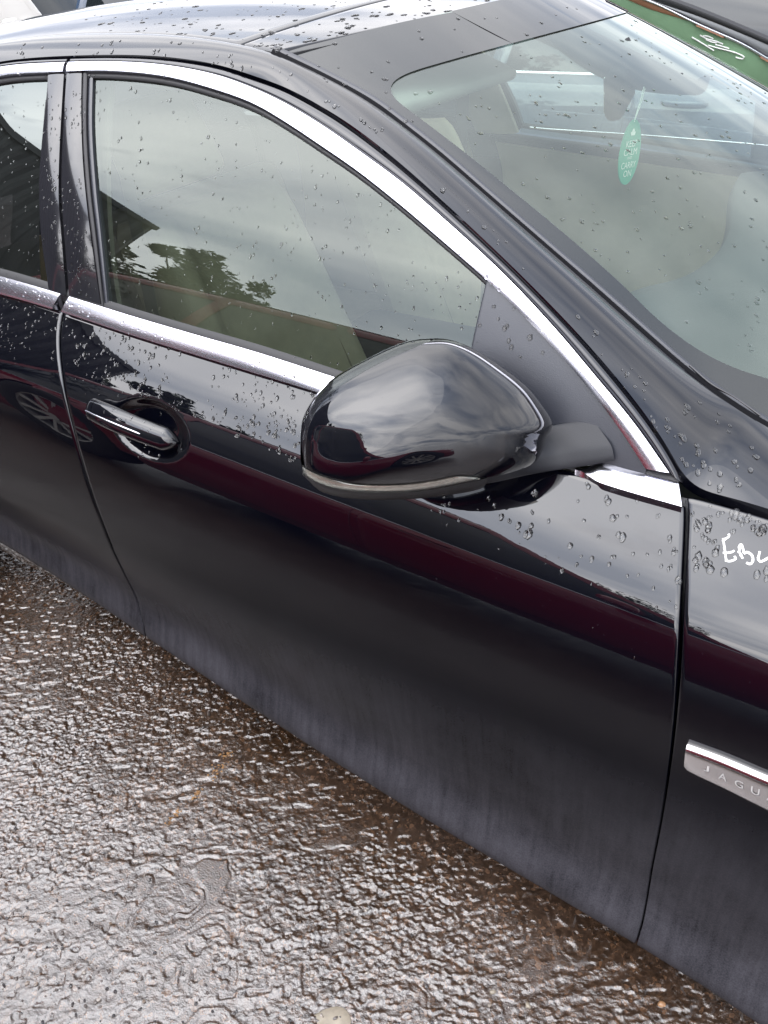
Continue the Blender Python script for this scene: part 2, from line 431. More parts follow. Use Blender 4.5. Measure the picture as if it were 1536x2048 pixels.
px_seal = [(545, 104), (655, 157), (745, 207), (812, 257), (879, 310), (979, 397), (1101, 503), (1174, 566), (1279, 659), (1366, 735), (1436, 788), (1516, 840), (1600, 886), (1680, 925)]
px_frit = [(1024, 87), (950, 107), (879, 127), (826, 143), (795, 157), (781, 170), (780, 184), (795, 203), (845, 241), (930, 306), (1024, 382), (1100, 444), (1167, 501), (1244, 570), (1314, 638), (1384, 692), (1454, 730), (1536, 758), (1640, 782)]
px_belt_top = [(-420, 442), (-200, 502), (0, 552), (133, 591), (267, 633), (400, 672), (512, 704), (660, 752), (800, 798), (1000, 864), (1120, 903), (1199, 928), (1356, 967)]
px_belt_bot = [(-420, 480), (-200, 534), (0, 581), (127, 617), (267, 663), (400, 704), (512, 738), (640, 777), (800, 827), (1000, 893), (1120, 932), (1180, 951), (1244, 971), (1369, 1006)]

NC = 150
gapC = curve(px_gap, f_side, NC)
choC = curve(px_chr_out, f_side, NC)
chiC = curve(px_chr_in, f_side, NC)
belT = curve(px_belt_top, f_side, NC)
belB = curve(px_belt_bot, f_low, NC)

def by_x(C, x):   # y and z of a curve at given x (curves are monotonic in x)
    o = np.argsort(C[:, 0]); return np.stack([x, np.interp(x, C[o, 0], C[o, 1]), np.interp(x, C[o, 0], C[o, 2])], 1)

# the lower edge of doors and wing, traced, then used to shape the foot of the section
px_sill = [(-420, 830), (-200, 960), (0, 1088), (78, 1132), (156, 1185), (312, 1290), (469, 1396), (600, 1481), (700, 1546), (900, 1670), (1136, 1812), (1272, 1890), (1426, 1987), (1497, 2038), (1640, 2140)]
def f_sill(x, y, z): return -y - Wlow(x, np.full_like(x, .178))
_sl = hit(px_sill, f_sill); _so = np.argsort(_sl[:, 0])
ZSX, ZSZ = smooth3(_sl[_so], 1)[:, 0], smooth3(_sl[_so], 1)[:, 2]
def zsill(x): return np.interp(x, ZSX, ZSZ)
# ---- door, wing panels -----------------------------------------------------
fg = curve(px_front_gap, f_low, 60); rg = curve(px_rear_gap, f_low, 60)
def gap_x(C):
    o = np.argsort(C[:, 2]); z = C[o, 2]; x = C[o, 0]
    return lambda q: np.interp(q, z, x)
fgx, rgx = gap_x(fg), gap_x(rg)

HND = hit([(185, 815), (362, 888)], f_low)          # handle ends
hc = hit([(288, 862)], f_low)[0]                     # middle of the finger scoop
def scoop(x, z):
    q = ((x - hc[0] - .01) / .098) ** 2 + ((z - hc[2] - .002) / .052) ** 2
    return .024 * sstep(1.0, .12, q)

def zlevels(ztop_n=1.0, n=90):
    return np.concatenate([np.linspace(0, .12, 22)[:-1], np.linspace(.12, 1, n)])
def low_panel(name, xl, xr, ztop, mat, nx=120, zbot=.168, holes=None, refine=None, parent=CAR, sides='LRTB', zb_fn=None):
    s = zlevels(); u = np.linspace(0, 1, nx)
    if refine is not None:
        u = np.sort(np.unique(np.concatenate([u, np.linspace(refine[0], refine[1], 70)])))
        s = np.sort(np.unique(np.concatenate([s, np.linspace(refine[2], refine[3], 46)])))
    G = np.zeros((len(s), len(u), 3))
    for j, v in enumerate(s):
        # two passes: level height depends on x through the belt
        z = zbot + v * (.95 - zbot)
        x = xl(z) + u * (xr(z) - xl(z))
        zt = ztop(x); zb = zsill(x)
        z = zb + v * (zt - zb)
        x = xl(z) + u * (xr(z) - xl(z))
        y = -Wlow(x, z)
        if holes is not None: y = y + holes(x, z)
        G[j, :, 0] = x; G[j, :, 1] = y; G[j, :, 2] = z
    return panel(name, G, mat, parent, sides=sides)
_o = np.argsort(belB[:, 0])
def ztop_door(x): return np.interp(x, belB[_o, 0], belB[_o, 2]) - .0015
fw = fgx(hc[2]) - rgx(hc[2])
ur = ((hc[0] - .13 - rgx(hc[2])) / fw, (hc[0] + .13 - rgx(hc[2])) / fw)
vr = ((hc[2] - .07 - .168) / (ztop_door(hc[0]) - .168), (hc[2] + .07 - .168) / (ztop_door(hc[0]) - .168))
front_door = low_panel('front_door', rgx, fgx, ztop_door, BLACK, 130, holes=scoop, refine=(ur[0], ur[1], vr[0], vr[1]))
tag(front_door, 'front door with a finger scoop behind the handle')
rear_door = low_panel('rear_door', lambda z: np.full_like(np.asarray(z, float), -2.86) + .30 * sstep(.75, .30, np.asarray(z, float)), rgx, ztop_door, BLACK, 110)
# front wing: top edge traced, wheel arch cut at its front
px_wing_top = [(1374, 992), (1385, 992), (1420, 1001), (1475, 1016), (1536, 1034), (1640, 1066), (1760, 1104)]
wt = curve(px_wing_top, f_low, 40); _ow = np.argsort(wt[:, 0])
def ztop_wing(x): return np.interp(x, wt[_ow, 0], wt[_ow, 2])
def wing_front(z):
    z = np.asarray(z, float); R = .375
    return np.where(z < .345 + R, -np.sqrt(np.maximum(R * R - (np.maximum(z, .22) - .345) ** 2, 1e-4)), .35 * sstep(.72, .78, z))
front_wing = low_panel('front_wing', fgx, wing_front, ztop_wing, BLACK, 110)
# inner structure behind the shut lines and under the sills
def inner(name, z0, z1, off, x0, x1, mat):
    xs = np.linspace(x0, x1, 60); zs = np.linspace(z0, z1, 16)
    G = np.zeros((16, 60, 3)); X, Z = np.meshgrid(xs, zs)
    G[:, :, 0] = X; G[:, :, 2] = Z; G[:, :, 1] = -(Wlow(X, Z) - off)
    n = gridnormals(G); fl = n[8, 30, 1] > 0
    return meshobj(name, G.reshape(-1, 3), gridfaces(16, 60, flip=fl), mat, CAR)
inner('body_shell', .30, .93, .055, -2.6, -.42, SATINB)
xs = np.linspace(-2.75, -.40, 60); zs_ = zsill(xs)
A_ = np.stack([xs, -(Wlow(xs, zs_) - .006), zs_ - .002], 1)
wd_ = .016 + .05 * sstep(-1.9, -2.4, xs)
B_ = np.stack([xs, -(Wlow(xs, zs_) - .020), zs_ - wd_], 1)
ribbon('sill_trim', A_, B_, GLOSSB, CAR, bulge=.002, depth=.03, nrm=(0, -1, -.3))
B2 = B_ + np.array([0, .12, -.004])
ribbon('underbody', B_ + np.array([0, .004, 0]), B2, RUBBER, CAR, bulge=0, depth=.004, nrm=(0, -.3, -1))

# ---- greenhouse --------------------------------------------------------------
def cut(C, x0, x1, n=120):
    return by_x(C, np.linspace(x0, x1, n))
def pair(C1, C2, x0, x1, n=120):
    """matched pieces of two traced lines, x0..x1 measured on the first"""
    i = np.where((C1[:, 0] >= x0) & (C1[:, 0] <= x1))[0]
    return cat(C1[i[0]:i[-1] + 1], n), cat(C2[i[0]:i[-1] + 1], n)
def matched(pa, pb, fa, fb, n=110, it=3):
    return curve(pa, fa, n, it), curve(pb, fb, n, it)
jo = hit([(137, 128)], f_side)[0]                     # joint of the chrome strips
def split_px(px, x):
    P = cat(px, 600); i = int(np.argmin(np.abs(P[:, 0] - x))); return P[:i + 1], P[i:]
o_r, o_f = split_px(px_chr_out, 138); i_r, i_f = split_px(px_chr_in, 133)
def rs(P, n):
    P = np.asarray(P, float); return cat(np.vstack([P[::max(1, len(P) // 60)][:-1], P[-1:]]), n)
def strip_between(name, Pa, Pb, fa, fb, mat, parent, n=130, **kw):
    A = smooth3(hit(rs(Pa, n), fa), 3); B = smooth3(hit(rs(Pb, n), fb), 3)
    return ribbon(name, A, B, mat, parent, **kw)
strip_between('chrome_strip', o_f[1:], i_f[1:], f_side, f_side, CHROME, front_door, bulge=.0016, lift=.006, depth=.014)
strip_between('chrome_strip', o_r[:-1], i_r[:-1], f_side, f_side, CHROME, rear_door, bulge=.0016, lift=.006, depth=.014)
# gloss black frame between the chrome and the shut line
g_r, g_f = split_px(px_gap, 141)
def shrink(Pa, Pb, a, b):
    A = rs(Pa, 130); B = rs(Pb, 130); return A + (B - A) * a, A + (B - A) * b
def frame_strip(name, Pa, Pb, parent, mat=GLOSSB):
    A, B = shrink(Pa, Pb, .24, .985)
    return ribbon(name, smooth3(hit(A, f_side), 3), smooth3(hit(B, f_side), 3), mat, parent, bulge=.003, lift=.001, depth=.014)
frame_strip('door_frame', g_f[1:], o_f[1:], front_door)
frame_strip('door_frame', g_r[:-1], o_r[:-1], rear_door)
# backing behind the door frame and seals
def back_strip(name, Pa, Pb, mat, a, b, off, parent, n=110):
    A = rs(Pa, n); B = rs(Pb, n); A, B = A + (B - A) * a, A + (B - A) * b
    A = hit(A, f_side); B = hit(B, f_side); A[:, 1] += off; B[:, 1] += off
    return ribbon(name, smooth3(A, 3), smooth3(B, 3), mat, parent, bulge=0, depth=.004)
back_strip('door_seal', px_gap, px_chr_in, RUBBER, -.35, 1.1, .013, CAR)
# thin rubber between chrome and glass
Pi = rs(px_chr_in, 160); Ti = np.gradient(Pi, axis=0); Ti /= np.linalg.norm(Ti, axis=1)[:, None]
Ni = np.stack([-Ti[:, 1], Ti[:, 0]], 1)
wid = np.interp(Pi[:, 0], [-400, 0, 400, 1300], [8, 9, 11, 9])[:, None]
ribbon('glass_seal', smooth3(hit(Pi, f_side), 2), smooth3(hit(Pi + Ni * wid, f_side), 2), RUBBER, front_door, bulge=.002, lift=-.002, depth=.012)

# belt chrome: front and rear door pieces, and the short piece ahead of the mirror
bt_r, bt_f = split_px(px_belt_top, 131); bb_r, bb_f = split_px(px_belt_bot, 127)
def off_curve(C, dy): C = C.copy(); C[:, 1] -= dy; return C
def belt_piece(Pt, Pb, parent, a=0, b=1, n=110, ramp=0):
    A = smooth3(hit(rs(Pt, n), f_side), 4); B = smooth3(hit(rs(Pb, n), f_low), 4)
    i0, i1 = int(a * (n - 1)), int(b * (n - 1)) + 1
    B = B + np.array([0, -.012, 0]) * (sstep(0, .3, np.linspace(0, 1, n))[:, None] if ramp else 1)
    return ribbon('belt_chrome', A[i0:i1], B[i0:i1], CHROME, parent, bulge=.0018, lift=.003, depth=.02, power=2.4, k=11)
belt_piece(bt_r[:-3], bb_r[:-3], rear_door)
cA_, cB_ = split_px(bt_f[3:], 830)[0], split_px(bb_f[3:], 812)[0]
belt_piece(cA_, cB_, front_door)
belt_piece([(1150, 941), (1168, 941), (1185, 934), (1199, 928), (1260, 943), (1356, 967)], [(1150, 944), (1166, 947), (1184, 952), (1200, 957), (1258, 975), (1369, 1006)], front_door, ramp=1)
# rubber wiper lip under the glass along the belt
P1_ = rs(px_belt_top, 140); A = hit(P1_, f_side); B = hit(P1_ + np.array([4, -11]), f_side); B[:, 1] += .006
ribbon('glass_seal', smooth3(A, 3), smooth3(B, 3), RUBBER, rear_door, bulge=.001, lift=.001, depth=.01)
# dark strip that stands in for the shadow line under the belt chrome
P1_ = rs(px_belt_bot, 140); A = hit(P1_ + np.array([0, -3]), f_low); B = hit(P1_ + np.array([0, 5]), f_low); A[:, 1] += .004; B[:, 1] += .004
ribbon('belt_shadow_strip', smooth3(A, 3), smooth3(B, 3), RUBBER, CAR, bulge=0, lift=0, depth=.008)

# windows: panes set back into the frames
def zchr(x, C=.5):
    m = .5 * (choC + chiC); o = np.argsort(m[:, 0]); return np.interp(x, m[o, 0], m[o, 2])
def pane(name, x0b, x1b, x0t, x1t, mat, parent, inset=.0075, nx=60, nz=30):
    G = np.zeros((nz, nx, 3))
    for j, v in enumerate(np.linspace(0, 1, nz)):
        x = np.linspace(x0b + (x0t - x0b) * v, x1b + (x1t - x1b) * v, nx)
        zb = np.interp(x, belT[np.argsort(belT[:, 0]), 0], belT[np.argsort(belT[:, 0]), 2]) - .02
        z = zb + v * (np.maximum(zchr(x), zb + .004) - zb)
        G[j] = np.stack([x, -(Yside(x, z) - inset), z], 1)
    n = gridnormals(G); fl = n[nz // 2, nx // 2, 1] > 0
    return meshobj(name, G.reshape(-1, 3), gridfaces(nz, nx, flip=fl), mat, parent)
pil = hit([(183, 153), (213, 611), (97, 153), (78, 430), (167, 153), (203, 608), (132, 150), (138, 588)], f_side)
w_front = pane('window_glass', pil[1][0] - .012, -.80, pil[0][0] - .012, -.80, GLASS_S, front_door)
w_rear = pane('window_glass', -2.86, pil[3][0] + .012, -2.75, pil[2][0] + .012, GLASS_R, rear_door)
# pillar trims and the rubber channel of the window
def vstrip(name, pa, pb, mat, parent, n=40, **kw):
    A = hit(cat(pa, n), f_side); B = hit(cat(pb, n), f_side)
    return ribbon(name, smooth3(A, 2), smooth3(B, 2), mat, parent, **kw)
vstrip('pillar_trim', [(98, 150), (93, 215), (85, 290), (80, 370), (84, 470), (100, 585)], [(129.5, 148), (124, 235), (119.5, 333), (119, 400), (124, 467), (134, 590)], GLOSSB, rear_door, bulge=.0008, lift=.002, depth=.014)
vstrip('pillar_trim', [(135, 148), (129.5, 235), (125, 333), (125, 400), (130, 467), (140, 590)], [(165, 146), (164, 210), (166, 300), (172, 379), (183, 472), (203, 608)], GLOSSB, front_door, bulge=.0008, lift=.002, depth=.014)
vstrip('window_channel', [(166.5, 147), (165.5, 210), (167.5, 300), (173.5, 379), (184.5, 472), (204, 610)], [(175, 148), (173, 256), (181, 379), (192, 472), (208, 612)], RUBBER, front_door, bulge=.002, lift=.001, depth=.014)
vstrip('window_channel', [(176, 148), (174, 256), (182, 379), (193, 472), (208.5, 612)], [(184, 150), (182, 256), (190, 379), (200, 472), (214, 614)], SATINB, front_door, bulge=.001, lift=-.002, depth=.012)
vstrip('pillar_backing', [(90, 140), (75, 370), (92, 595)], [(172, 140), (170, 300), (205, 620)], RUBBER, CAR, bulge=0, lift=-.006, depth=.01)

# black corner cover that carries the mirror
def sail():
    P = hit([(970, 568), (970, 706), (1296, 940), (1260, 905)], f_side)
    xs = np.concatenate([np.linspace(P[0][0], P[2][0] - .002, 46)])
    bo = np.argsort(belT[:, 0]); ci = np.argsort(chiC[:, 0])
    G = np.zeros((20, len(xs), 3))
    for j, v in enumerate(np.linspace(0, 1, 20)):
        zb = np.interp(xs, belT[bo, 0], belT[bo, 2]) - .004; zt = np.interp(xs, chiC[ci, 0], chiC[ci, 2]) + .002
        z = zb + v * np.maximum(zt - zb, .001)
        G[j] = np.stack([xs, -(Yside(xs, z) + .002), z], 1)
    return panel('corner_cover', G, SATINB, front_door, gap=.0005, r=.003, depth=.012, sides='L')
sail()

# ---- roof, pillars, windscreen ----------------------------------------------
dit = smooth3(hit(cat(px_ditch, 70), f_roof), 3)
sea = smooth3(hit(cat(px_seal, 110), f_wind), 3)
sea[:6] = sea[:6] * np.linspace(0, 1, 6)[:, None] + dit[-1] * (1 - np.linspace(0, 1, 6))[:, None]
edge = np.vstack([dit, sea[1:]])
edge = smooth3(cat(edge[::4].tolist() + [edge[-1].tolist()], 240), 6)
px_lower = px_gap + [(1388, 982), (1430, 991), (1480, 1004), (1536, 1022), (1640, 1052), (1700, 1072)]
low = smooth3(hit(cat(px_lower, 260), f_side), 3)
def match(A, B, n=200):
    """match points of B to A by closest x"""
    xs = np.linspace(max(A[:, 0].min(), B[:, 0].min()), min(A[:, 0].max(), B[:, 0].max()), n)
    return by_x(A, xs), by_x(B, xs)
low2 = cat(low[::5].tolist() + [low[-1].tolist()], 220); ed2 = edge
# match by the picture column of the joint points so the band's cross lines run square
def frac(C, keys):
    s = np.concatenate([[0], np.cumsum(np.linalg.norm(np.diff(C, axis=0), axis=1))]); s /= s[-1]
    return np.array([s[int(np.argmin(np.linalg.norm(C - k, axis=1)))] for k in keys])
ka = hit([(140, 115), (512, 157), (875, 397), (1216, 740)], f_side)
kb = np.vstack([hit([(175, 69), (520, 98)], f_roof), hit([(965, 385), (1330, 705)], f_wind)])
fa = np.concatenate([[0], frac(low2, ka), [1]]); fb = np.concatenate([[0], frac(ed2, kb), [1]])
def at_frac(C, f):
    s = np.concatenate([[0], np.cumsum(np.linalg.norm(np.diff(C, axis=0), axis=1))]); s /= s[-1]
    return np.stack([np.interp(f, s, C[:, k]) for k in range(3)], 1)
tt = np.linspace(0, 1, 220)
LA = smooth3(at_frac(low2, np.interp(tt, np.linspace(0, 1, 6), fa)), 10); EB = smooth3(at_frac(ed2, smooth3(np.interp(tt, np.linspace(0, 1, 6), fb)[:, None], 400)[:, 0]), 16)
LA[:, 2] += .002
roof_pillar = ribbon('roof_pillar', LA, EB, BLACK, CAR, bulge=.012, k=17, depth=.016, lift=.001, power=2.0, ends=False)

# roof skin with its two cross seams, from ditch to ditch
hd = hit(cat([(572, 101), (700, 70), (799, 45), (910, 23), (1024, 3), (1150, -16)], 30), f_roof)
kx = np.polyfit(hd[:, 1] ** 2, hd[:, 0], 1)          # header line: x as a function of y squared
def x_head(y): return kx[1] + kx[0] * y * y
sd_ = hit(cat([(480, 91), (560, 62), (645, 33), (772, 0)], 20), f_roof)
ks = np.polyfit(sd_[:, 1] ** 2, sd_[:, 0], 1)
def x_seam(y): return ks[1] + ks[0] * y * y
do = np.argsort(dit[:, 0])
def y_ditch(x): return -np.interp(x, dit[do, 0], dit[do, 1])
def roof_part(name, xa, xb, nx, mat=BLACK, ny=60):
    G = np.zeros((nx, ny, 3))
    for j, v in enumerate(np.linspace(0, 1, nx)):
        yy = np.linspace(-1, 1, ny) * .6
        for _ in range(3):
            x = xa(yy) + v * (xb(yy) - xa(yy)); yy = np.linspace(-1, 1, ny) * y_ditch(x)
        G[j] = np.stack([x, yy, zroof(x, yy)], 1)
    return panel(name, G, mat, CAR, gap=.004, r=.004, depth=.012, nref=(0, 0, 1))
roof_part('roof_header', x_head, x_seam, 14)
roof_part('roof_panel', x_seam, lambda y: np.full_like(y, -3.0), 50)
# rubber under the seams
def seam(name, xf):
    y = np.linspace(-.6, .6, 50); x = xf(y); z = zroof(x, y) - .006
    ribbon(name, np.stack([x + .012, y, z], 1), np.stack([x - .012, y, z], 1), RUBBER, CAR, bulge=0, depth=.003, nrm=(0, 0, 1))
seam('roof_seam', x_seam); seam('windscreen_seal', x_head)

# windscreen
so_ = np.argsort(sea[:, 0])
def y_sea(x): return -np.interp(x, sea[so_, 0], sea[so_, 1])
xc_top = x_head(0.)
def wind_grid(nu=90, nv=70, y0=-1, y1=1, off=0.0):
    G = np.zeros((nv, nu, 3))
    xt = lambda y: x_head(y)
    for j, v in enumerate(np.linspace(0, 1, nv)):
        yy = np.linspace(y0, y1, nu) * .62
        for _ in range(6):
            xa = x_head(yy); xb = -.33 - .62 * yy * yy
            x = xa + v * (xb - xa); yy = np.linspace(y0, y1, nu) * (y_sea(x) - .006)
        G[j] = np.stack([x, yy, zwind(x, yy) + off], 1)
    return G
Gw = wind_grid(off=-.0015)
nn = gridnormals(Gw)
windscreen = meshobj('windscreen', Gw.reshape(-1, 3), gridfaces(70, 90, flip=nn[35, 45, 2] < 0), GLASS_W, CAR)
# ceramic border: between the traced inner line and the outer edge
fi = smooth3(hit(cat(px_frit, 160), f_wind), 3)
pout = [(1024, 4), (910, 24), (799, 46), (700, 71), (600, 96), (560, 108), (600, 131), (655, 159), (712, 190), (812, 259), (900, 330), (1000, 416), (1101, 505), (1174, 568), (1279, 661), (1366, 737), (1436, 790), (1516, 842), (1620, 900)]
fo = smooth3(hit(cat(pout, 160), f_wind), 3)
ribbon('frit_band', fo, fi, FRIT, windscreen, bulge=0, lift=.0006, depth=.0003, nrm=(.4, 0, 1), ends=False)
ya_ = np.linspace(fi[0, 1], .60, 60); d0_ = fi[0, 0] - float(x_head(fi[0, 1])); 
dd_ = d0_ * (1 - .25 * sstep(.2, .6, ya_)); xo_ = x_head(ya_) + .003; xi_ = x_head(ya_) + dd_
ribbon('frit_band', np.stack([xo_, ya_, zwind(xo_, ya_)], 1), np.stack([xi_, ya_, zwind(xi_, ya_)], 1), FRIT, windscreen, bulge=0, lift=.0006, depth=.0003, nrm=(.4, 0, 1), ends=False)
# pillar seal: dark channel then a narrow lip
sl = rs(px_seal, 150)
Ts = np.gradient(sl, axis=0); Ts /= np.linalg.norm(Ts, axis=1)[:, None]; Ns = np.stack([Ts[:, 1], -Ts[:, 0]], 1)
GROOVE = bsdf_mat('deep_rubber', (.004, .004, .005), .8, spec=.1)
A = smooth3(hit(sl - Ns * 7, f_wind), 4); B = smooth3(hit(sl + Ns * 3, f_wind), 4)
ribbon('pillar_seal', A, B, GROOVE, windscreen, bulge=.0005, lift=.0034, depth=.004, nrm=(.4, 0, 1))
A = smooth3(hit(sl + Ns * 3.4, f_wind), 4); B = smooth3(hit(sl + Ns * 14, f_wind), 4)
ribbon('seal_lip', A, B, SATINB, windscreen, bulge=.003, lift=.0012, depth=.004, nrm=(.4, 0, 1))
# slim finisher at the foot of the pillar
fp = [(1378, 736), (1420, 772), (1468, 800), (1519, 836)]; fq = [(1376, 738), (1410, 776), (1458, 812), (1516, 842)]
tube('seal_finisher', hit(cat(fp, 30), f_wind) + np.array([0, 0, .004]), .0022, GLOSSB, windscreen)

# far half of the car, mirrored
for nm in ('front_door', 'rear_door', 'front_wing', 'body_shell', 'sill_trim', 'door_seal', 'pillar_backing', 'belt_shadow_strip'):
    mirror_copy(bpy.data.objects[nm], CAR)
for fd in [o for o in CAR.children if o.name.startswith('front_door.')]:
    for g in fd.children:
        if g.name.startswith('window_glass'): g.data = g.data.copy(); g.data.materials[0] = GLASS_F
    for g in list(fd.children):
        if g.name.startswith('belt_chrome'): bpy.data.objects.remove(g)
tube('belt_line', hit(cat([(1060, 255), (1090, 258), (1300, 272), (1536, 291), (1640, 301)], 40), lambda x, y, z: .80 - y, 1.0, 6.0), .0028, CHROME, CAR, 8)
# rear of the cabin: quarter panels, rear pillar, back window, boot lid (behind the frame's left edge)
def quarter(sy):
    xs = np.linspace(-4.35, -2.865, 70); vs = np.linspace(0, 1, 40); G = np.zeros((40, 70, 3))
    q = .40 ** 2 - (xs + 2.909) ** 2; zb = np.maximum(.34, np.where(q > 0, .345 + np.sqrt(np.maximum(q, 0)), 0)); zt = zbelt(xs) + .02 - .12 * sstep(-3.4, -4.4, xs)
    for j, v in enumerate(vs):
        z = zb + v * (zt - zb); G[j] = np.stack([xs, -Wlow(xs, z) * sy, z], 1)
    return panel('rear_quarter', G, BLACK, CAR, nref=(0, -sy, 0))
def rear_pillar(sy):
    vs = np.linspace(0, 1, 16); G = np.zeros((16, 20, 3))
    for j, v in enumerate(vs):
        x = np.linspace(-3.75 + .80 * v, -2.70 - .02 * v, 20); z = zbelt(x) - .01 + v * (1.375 - zbelt(x)); G[j] = np.stack([x, -(Yside(x, z) + .004) * sy, z], 1)
    return panel('rear_pillar', G, BLACK, CAR, nref=(0, -sy, .3))
for sy in (1, -1): quarter(sy); rear_pillar(sy)
G = np.array([np.stack([np.full(30, -2.98 - .74 * v) - .10 * (1 - np.linspace(-1, 1, 30) ** 2) * v, np.linspace(-1, 1, 30) * (.56 + .18 * v), zroof(np.full(30, -2.98), np.linspace(-1, 1, 30) * .56) - .004 - .29 * v], 1) for v in np.linspace(0, 1, 14)])
n_ = gridnormals(G); meshobj('rear_window', G.reshape(-1, 3), gridfaces(14, 30, flip=n_[7, 15, 2] < 0), GLASS_R, CAR)
G = np.array([np.stack([np.full(30, -3.70 - .70 * v), np.linspace(-1, 1, 30) * (.80 - .06 * v), 1.075 - .05 * np.linspace(-1, 1, 30) ** 4 - .06 * v * v], 1) for v in np.linspace(0, 1, 12)])
n_ = gridnormals(G); meshobj('boot_lid', G.reshape(-1, 3), gridfaces(12, 30, flip=n_[6, 15, 2] < 0), BLACK, CAR)
G = np.array([np.stack([np.full(20, -2.72 - 1.0 * v), np.linspace(-.72, .72, 20), np.full(20, 1.0 + .05 * v)], 1) for v in np.linspace(0, 1, 5)])
meshobj('parcel_shelf', G.reshape(-1, 3), gridfaces(5, 20, flip=True), CARPET, CAR)

# ------------------------------------------------------------------ door mirror
MN = np.array([.60, -.70, .36]); MN /= np.linalg.norm(MN)
MP = np.array([-1.02, -1.005, 1.03])
def on_plane(px):
    D = ray(px); t = ((MP - CAM) @ MN) / (D @ MN); return CAM + t[:, None] * D
ME1 = np.cross([0, 0, 1.], MN); ME1 /= np.linalg.norm(ME1); ME2 = np.cross(MN, ME1)
def to2(P): q = P - MP; return np.stack([q @ ME1, q @ ME2], 1)
def to3(q, h=0): return MP + q[:, :1] * ME1 + q[:, 1:2] * ME2 + (np.asarray(h).reshape(-1, 1) if np.ndim(h) else h) * MN
ridge = [(872, 677), (905, 681), (945, 697), (990, 725), (1048, 769), (1085, 813), (1102, 842), (1101, 857), (1094, 867)]
px_full = [(601, 874), (607, 835), (630, 796), (669, 757), (736, 718), (814, 684)] + ridge + [(1086, 892), (1066, 924), (1010, 953), (951, 977), (905, 986), (814, 996), (716, 996), (645, 983), (613, 955), (602, 925), (601, 874)]
full2 = to2(on_plane(cat(px_full, 200)[:-1])); mc = to2(on_plane([(850, 850)]))[0]
_th = np.arctan2(full2[:, 1] - mc[1], full2[:, 0] - mc[0]); _rr = np.linalg.norm(full2 - mc, axis=1)
_oo = np.argsort(_th); _tx = np.concatenate([_th[_oo] - 2 * math.pi, _th[_oo], _th[_oo] + 2 * math.pi]); _rx = np.tile(_rr[_oo], 3)
def Hm(q, h=.092):
    d = q - mc; th = np.arctan2(d[:, 1], d[:, 0]); rho = np.clip(np.linalg.norm(d, axis=1) / np.interp(th, _tx, _rx), 0, 1)
    return h * np.maximum(1 - rho ** 2.3, 0) ** .6
mirror = empty('door_mirror', tuple(MP), 0, CAR)
MIR_INV = np.array(MP)
def mobj(name, V, F, mat, parent=None, autos=None):
    return meshobj(name, np.asarray(V) - MIR_INV, F, mat, parent or mirror, autos=autos)
def patch(name, out2, mat, lift=0., K=16, c=None, backdepth=.01):
    """domed patch over a closed outline on the mirror's plane, following the housing's curve"""
    c = out2.mean(0) if c is None else c; n = len(out2); V = [to3(c[None], Hm(c[None]) + lift)[0]]
    rr = np.sin(np.linspace(0, 1, K + 1)[1:] * math.pi / 2)
    for r_ in rr:
        q = c + (out2 - c) * r_; V += list(to3(q, Hm(q) + lift))
    q = c + (out2 - c) * .997; V += list(to3(q, Hm(q) + lift - backdepth))
    F = [(0, 1 + i, 1 + (i + 1) % n) for i in range(n)]
    for k in range(K): F += [tuple(np.array(f)) for f in gridfaces(2, n, off=1 + k * n, closed_u=True, flip=True)]
    me = mobj(name, V, F, mat, autos=40)
    b = bmesh.new(); b.from_mesh(me.data); bmesh.ops.recalc_face_normals(b, faces=b.faces); b.to_mesh(me.data); b.free()
    return me
px_cap = [(611, 929), (611, 874), (621, 835), (647, 793), (697, 756), (757, 722), (816, 696), (858, 681), (882, 679)] + [(907, 683), (945, 699), (989, 727), (1046, 771), (1082, 815), (1099, 843), (1098, 856), (1091, 868), (1084, 890), (1066, 916), (1020, 930), (960, 938), (925, 934), (893, 931), (850, 940), (794, 947), (716, 949), (655, 942), (611, 929)]
cap2 = to2(on_plane(cat(px_cap, 170)[:-1]))
patch('mirror_cap', cap2, BLACK, lift=.0012, c=to2(on_plane([(850, 820)]))[0])
bez = [(608, 926), (602, 874), (608, 836), (631, 797), (670, 758), (737, 719), (815, 685), (872, 678), (880, 679), (858, 681), (816, 696), (757, 722), (697, 756), (647, 793), (621, 835), (611, 874), (611, 929)]
qa = to2(on_plane(cat(bez[:8], 60))); qb = to2(on_plane(cat(bez[16:8:-1], 60)))
A = to3(qa, Hm(qa) - .004); B = to3(qb, Hm(qb) - .0005)
# bezel ring behind the cap, with the housing's rear shell and the glass
G = np.array([A - .030 * MN * 1.0, A, .5 * (A + B) + MN * .002, B, B - MN * .01])
mobj('mirror_bezel', G.reshape(-1, 3), gridfaces(5, 60), GLOSSB, autos=60)
K = 8; n = len(full2); V = []
for k, (r_, h_) in enumerate([(1.0, 0.), (1.0, -.012), (.985, -.024), (.95, -.030), (.92, -.030), (.90, -.022)]):
    V += list(to3(mc + (full2 - mc) * r_, h_))
F = gridfaces(6, n, closed_u=True)
mobj('mirror_shell', V, F, GLOSSB, autos=50)
q = mc + (full2 - mc) * .905
mobj('mirror_glass', to3(q, -.0235), [tuple(range(n))], bsdf_mat('mirror_silver', (.8, .82, .82), .02, 1.0), autos=50)
